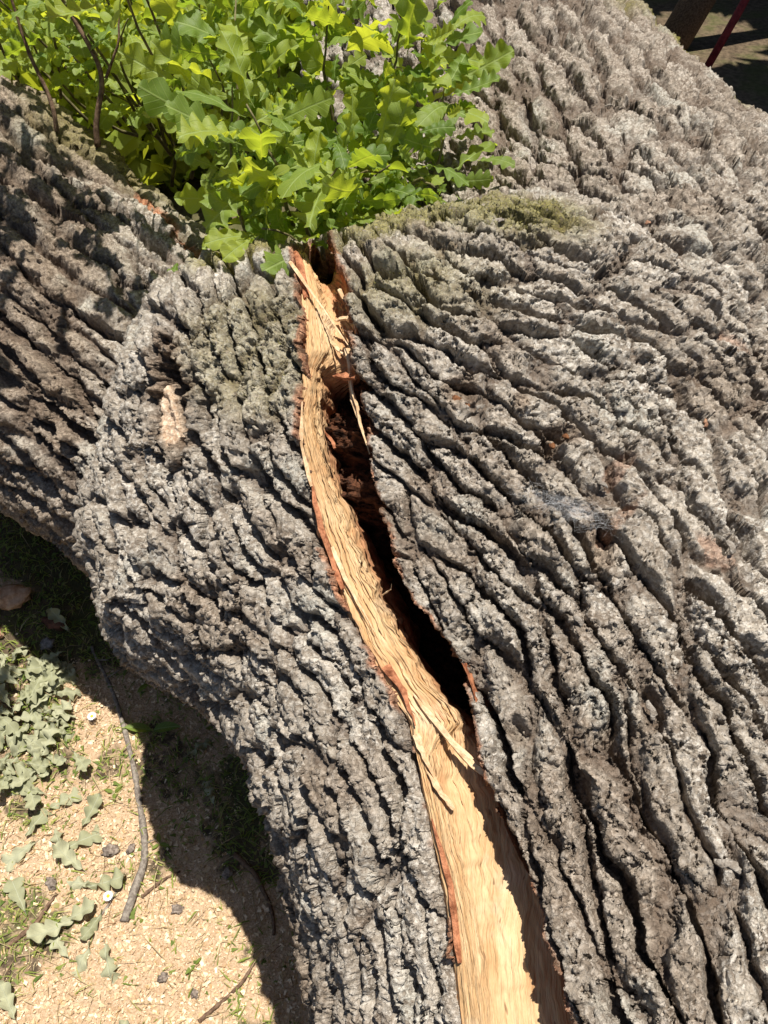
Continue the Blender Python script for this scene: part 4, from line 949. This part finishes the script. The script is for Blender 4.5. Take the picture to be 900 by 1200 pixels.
chip(-.755, .925, .016, (1, .8, .6), mat_simple('grey lump', (.15, .14, .13), (.33, .31, .29), 110, .9, .8, .003), 'small grey lump of bark under the dark red piece', 3, .5)
M_DARKL = mat_simple('dark bark lump', (.12, .09, .07), (.34, .28, .23), 120, .9, .9, .003)
for i, (x, y, r) in enumerate([(-.545, .505, .015), (-.505, .51, .009), (-.645, .445, .012), (-.395, .40, .011), (-.305, .465, .012), (-.34, .26, .009), (-.40, .285, .010), (-.60, .60, .008)]):
    chip(x, y, r, (1, .75, .65), M_DARKL, ['grey lumpy bark crumb left of the lower grey stick', 'small dark crumb touching the grey stick', 'dark crumb among the wilted leaves', 'bark crumb near the reddish twig', 'bark crumb at the edge of the trunk shadow', 'bark crumb above the thick twig stub', 'bark crumb alone on clean saw dust', 'tiny crumb beside the small weed'][i], 20 + i, i * 1.1, group='bark crumbs on the saw dust', rough=.55)

# wilted leaves: a heap on a broken branch, and single ones
heap = empty('wilted_branch', (-.80, .74, gh(-.80, .74)), label='broken oak branch with a heap of wilted grey-green leaves', cat='branch')
hl = np.array(heap.location)
obj('stem', tube(np.array([(-.93, .80, gh(-.93, .80) + .010), (-.85, .77, gh(-.85, .77) + .012), (-.78, .74, gh(-.78, .74) + .012), (-.72, .71, gh(-.72, .71) + .006)]) - hl, [.005, .0045, .004, .002], 6), M_TWIG, heap)
for i in range(110):
    a = i * 2.399; rr = math.sqrt((i + .5) / 110)
    x, y = -.80 + .125 * rr * math.cos(a) + lr.normal(0, .01), .755 + .15 * rr * math.sin(a) + lr.normal(0, .012)
    if i % 5 == 0: x, y = -.72 + lr.normal(0, .02), .86 + lr.normal(0, .03)
    d = np.array((math.cos(a) * .7 + lr.normal() * .6, math.sin(a) * .7 + lr.normal() * .6, .1 * lr.normal())); d /= np.linalg.norm(d)
    hgt = .010 + .035 * (1 - rr) * lr.random() + .008 * lr.random(); s_ = lr.uniform(.04, .075)
    place_leaf('leaf', WILTS[i % 8], np.array((x - d[0] * s_ * .5, y - d[1] * s_ * .5, gh(x, y) + hgt)) - hl, d, np.array((0, 0, 1)) + lr.normal(0, .28, 3), s_, heap)
for i, (x, y, a, s_) in enumerate([(-.605, .525, .5, .085), (-.615, .485, 2.6, .075), (-.60, .575, 1.2, .07), (-.545, .445, .2, .08), (-.59, .445, 3.0, .07), (-.655, .53, 2.2, .085), (-.70, .56, 1.1, .085), (-.73, .62, 2.9, .08),
                                   (-.72, .50, -2.4, .08), (-.61, .365, -2.6, .085), (-.585, .385, .4, .075), (-.545, .375, -2.0, .06), (-.505, .305, -1.2, .095), (-.555, .310, -1.9, .085), (-.60, .335, 2.4, .07), (-.70, .42, 2.2, .08),
                                   (-.66, .60, .6, .075), (-.64, .68, -.8, .07), (-.66, .24, 2.2, .07), (-.47, .20, .6, .05), (-.36, .62, 2.0, .06), (-.40, .72, .8, .07)]):
    o = place_leaf('fallen_leaf', WILTS[(i * 3) % 8], (x - math.cos(a) * s_ * .5, y - math.sin(a) * s_ * .5, gh(x, y) + .006 + .004 * lr.random()), (math.cos(a), math.sin(a), .08), np.array((0, 0, 1)) + lr.normal(0, .16, 3), s_, None)
    tag(o, {12: 'large curled wilted oak leaf below the daisy with the yellow centre', 3: 'wilted oak leaf just above the daisy with the yellow centre', 11: 'small wilted oak leaf touching the daisy with the yellow centre', 19: 'tiny pale wilted leaf alone on the clean saw dust', 20: 'wilted leaf in the shade against the trunk', 21: 'wilted leaf in the shade beside the green weed', 18: 'wilted leaf lying apart beyond the dark twig'}.get(i, 'single wilted grey-green oak leaf lying on the saw dust among others'), 'leaf', 'single wilted leaves on the ground')
# a few fresh green weed leaves at the foot of the trunk
M_WEED = mat_leaf('weed leaf', (.10, .17, .03), (.20, .27, .05), (.30, .40, .05), (.4, .5, .06), .4, .5, .3)
def blade_leaf(seed):
    y = np.linspace(0, 1, 9); w = .17 * np.sin(np.clip(y * 1.02, 0, 1) * math.pi) ** .8 + .008; x = np.array([-1, -.5, 0, .5, 1])
    v = np.stack([np.outer(w, x), np.repeat(y[:, None], 5, 1), np.outer(.35 * w, np.abs(x)) - .3 * (y ** 2)[:, None] + .35 * y[:, None]], -1)
    me = mesh_np('blade', v.reshape(-1, 3), grid_faces(9, 5)); ul = me.uv_layers.new(name='UVMap'); li_ = np.zeros(len(me.loops), np.int32); me.loops.foreach_get('vertex_index', li_)
    ul.data.foreach_set('uv', v.reshape(-1, 3)[:, :2][li_].astype(np.float32).ravel()); me.materials.append(M_WEED); return me
BL = blade_leaf(0)
for i, (x, y, nlf, s_) in enumerate([(-.505, .755, 2, .075), (-.53, .86, 2, .045), (-.48, .90, 2, .05), (-.66, .985, 2, .035), (-.345, .305, 2, .022), (-.56, .62, 3, .028), (-.45, .52, 3, .022)]):
    w_ = empty('weed', (x, y, gh(x, y)), label=['large green dock-like weed leaf at the edge of the trunk shadow', 'green weed in the shade near the thin end of the grey stick', 'green weed deep in the shade against the trunk', 'weed with pale green leaves at the tip of the grey stick', 'tiny green weed near the forked twig', 'small three-leaved weed beside the middle of the grey stick', 'small three-leaved weed between the grey stick and the trunk shadow'][i], cat='weed', group='small weeds on the ground')
    for j in range(nlf):
        a = j * 6.283 / nlf + i; place_leaf('leaf', BL, (0, 0, .001), (math.cos(a), math.sin(a), .25), (0, 0, 1), s_ * lr.uniform(.7, 1.1), w_)

# daisies
M_PET = mat_simple('white petal', (.72, .72, .70), (.82, .82, .80), 90, .6, .1); M_YEL = mat_simple('yellow flower centre', (.55, .38, .03), (.75, .55, .06), 500, .8, .6)
for i, (x, y, h_) in enumerate([(-.630, .770, .018), (-.528, .420, .016), (-.90, .50, .016)][:2]):
    dz_ = empty('daisy', (x, y, gh(x, y)), label=['small white daisy beside the upper part of the grey stick', 'small white daisy with a yellow centre among wilted leaves on the saw dust'][i], cat='flower')
    obj('stem', tube(np.array([(0, .006, -.002), (0, .003, h_ * .6), (0, 0, h_)]), .0008, 5), M_SHOOT, dz_)
    for j in range(16):
        a = j * 6.283 / 16; c_, s_ = math.cos(a), math.sin(a)
        v = [(.0025 * c_ - .0007 * s_, .0025 * s_ + .0007 * c_, h_), (.0025 * c_ + .0007 * s_, .0025 * s_ - .0007 * c_, h_), (.0085 * c_ + .0013 * s_, .0085 * s_ - .0013 * c_, h_ + .0015), (.0098 * c_, .0098 * s_, h_ + .001), (.0085 * c_ - .0013 * s_, .0085 * s_ + .0013 * c_, h_ + .0015)]
        me = bpy.data.meshes.new('petal'); me.from_pydata(v, [], [(0, 1, 2, 3, 4)]); obj('petal', me, M_PET, dz_)
    obj('flower_centre', lump(.0035, 3, 2, (1, 1, .6), .1), M_YEL, dz_, (0, 0, h_ + .0008))

# ------------------------------------------------------------------ shady trees and posts beyond the trunk
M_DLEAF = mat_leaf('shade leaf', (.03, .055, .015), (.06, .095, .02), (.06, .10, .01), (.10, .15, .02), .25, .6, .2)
def bg_tree(x, y, h_, r, cr, seed, label, lean=(0, 0), nleaf=2600):
    e = empty('shade_tree', (x, y, 0), label=label, cat='tree', group=None)
    t = np.linspace(0, 1, 10); p = np.stack([lean[0] * t, lean[1] * t, h_ * t - .05], 1)
    obj('trunk', tube(p, r * (1.15 - .7 * t), 12, True, .06, seed), M_TWIG, e)
    r_ = np.random.default_rng(seed); d = nz(r_.normal(size=(nleaf, 3))); rad = r_.random(nleaf) ** .4
    c_ = np.array((lean[0] * .8, lean[1] * .8, h_ * .78)) + d * rad[:, None] * np.array(cr) * (1 + .25 * fbm(d * 2 + seed, 2))[:, None]
    cw_ = c_ + np.array((x, y, 0)) - np.array((1.72, 4.75, 0)); c_ = c_[np.linalg.norm(cw_ - (cw_ @ SUN)[:, None] * SUN, axis=1) > .42]; nleaf = len(c_)      # a gap in the crowns lets a patch of sun through
    u1 = nz(r_.normal(size=(nleaf, 3))); u2 = nz(np.cross(u1, r_.normal(size=(nleaf, 3)))); s_ = (.10 + .12 * r_.random(nleaf))[:, None]
    v = np.stack([c_ - u1 * s_, c_ + u2 * s_ * .5, c_ + u1 * s_, c_ - u2 * s_ * .5], 1).reshape(-1, 3)
    me = mesh_np('crown', v, np.arange(len(v)).reshape(-1, 4), False); ul = me.uv_layers.new(name='UVMap'); o = obj('crown', me, M_DLEAF, e); o['kind'] = 'stuff'
bg_tree(1.50, 4.6, 3.8, .075, (1.3, 1.0, 1.2), 1, 'dark leaning tree trunk standing in the shade beyond the fallen oak', (1.7, .8), 1100)
bg_tree(3.6, 5.6, 5.0, .16, (2.1, 1.6, 1.9), 2, 'shaded tree standing behind the red post', (.4, .3))
bg_tree(2.9, 8.2, 5.5, .18, (2.6, 1.8, 2.6), 3, 'dark tree farther back in the shade', (.1, .2), 3600)
bg_tree(5.2, 7.2, 5.2, .18, (2.3, 1.9, 2.4), 4, 'dense dark tree at the edge of the shade', (.2, .2), 3600)
bg_tree(2.65, 4.3, 4.0, .12, (1.5, 1.2, .9), 8, 'unseen tree added so that its crown shades the red post', (-.95, .25), 1000)  # extra tree outside the frame, put in to keep sun off the post
# low dark shrubs below the trees
def shrub(x, y, r, seed, label, mat=None, group='dark shrubs under the trees'):
    e = empty('shrub', (x, y, 0), label=label, cat='shrub', group=group)
    r_ = np.random.default_rng(seed); k = 2200; d = nz(r_.normal(size=(k, 3))); c_ = d * (r_.random(k) ** .5)[:, None] * np.array((r, r * .8, r * .9)) * (1 + .3 * fbm(d * 2 + seed, 2))[:, None] + np.array((0, 0, r * .75)); c_[:, 2] = np.abs(c_[:, 2])
    u1 = nz(r_.normal(size=(k, 3))); u2 = nz(np.cross(u1, r_.normal(size=(k, 3)))); s_ = (.035 + .05 * r_.random(k))[:, None]
    v = np.stack([c_ - u1 * s_, c_ + u2 * s_ * .5, c_ + u1 * s_, c_ - u2 * s_ * .5], 1).reshape(-1, 3)
    me = mesh_np('foliage', v, np.arange(len(v)).reshape(-1, 4), False); me.uv_layers.new(name='UVMap'); o = obj('foliage', me, mat or M_DLEAF, e); o['kind'] = 'stuff'
    obj('stem', tube(np.array([(0, 0, -.02), (.02, 0, r * .5), (0, .03, r)]), [.02, .015, .008], 6), M_TWIG, e)
for i, (x, y, r) in enumerate([(1.5, 6.6, .6), (2.6, 6.9, .7), (3.7, 6.6, .7), (4.4, 5.6, .6), (3.3, 4.6, .5), (2.1, 7.6, .7)]): shrub(x, y, r, 30 + i, 'low dark shrub under the shady trees')
for i, (x, y, r) in enumerate([(-1.0, 3.3, .5), (-1.75, 3.5, .55), (-.25, 3.5, .5), (-1.3, 4.3, .6)]): shrub(x, y, r, 50 + i, 'low bright green leafy undergrowth behind the oak sprouts', M_LEAF, 'green undergrowth behind the sprouts')
post = obj('red_post', tube(np.array([(-.02, -.01, -.08), (.14, .10, .27), (.30, .24, .62)]), [.020, .020, .019], 8, True, .03, 2), mat_simple('red paint', (.14, .012, .014), (.26, .03, .03), 40, .6, .3), None, (1.54, 4.15, 0))
tag(post, 'leaning red post in the dark shade beyond the fallen oak', 'post')
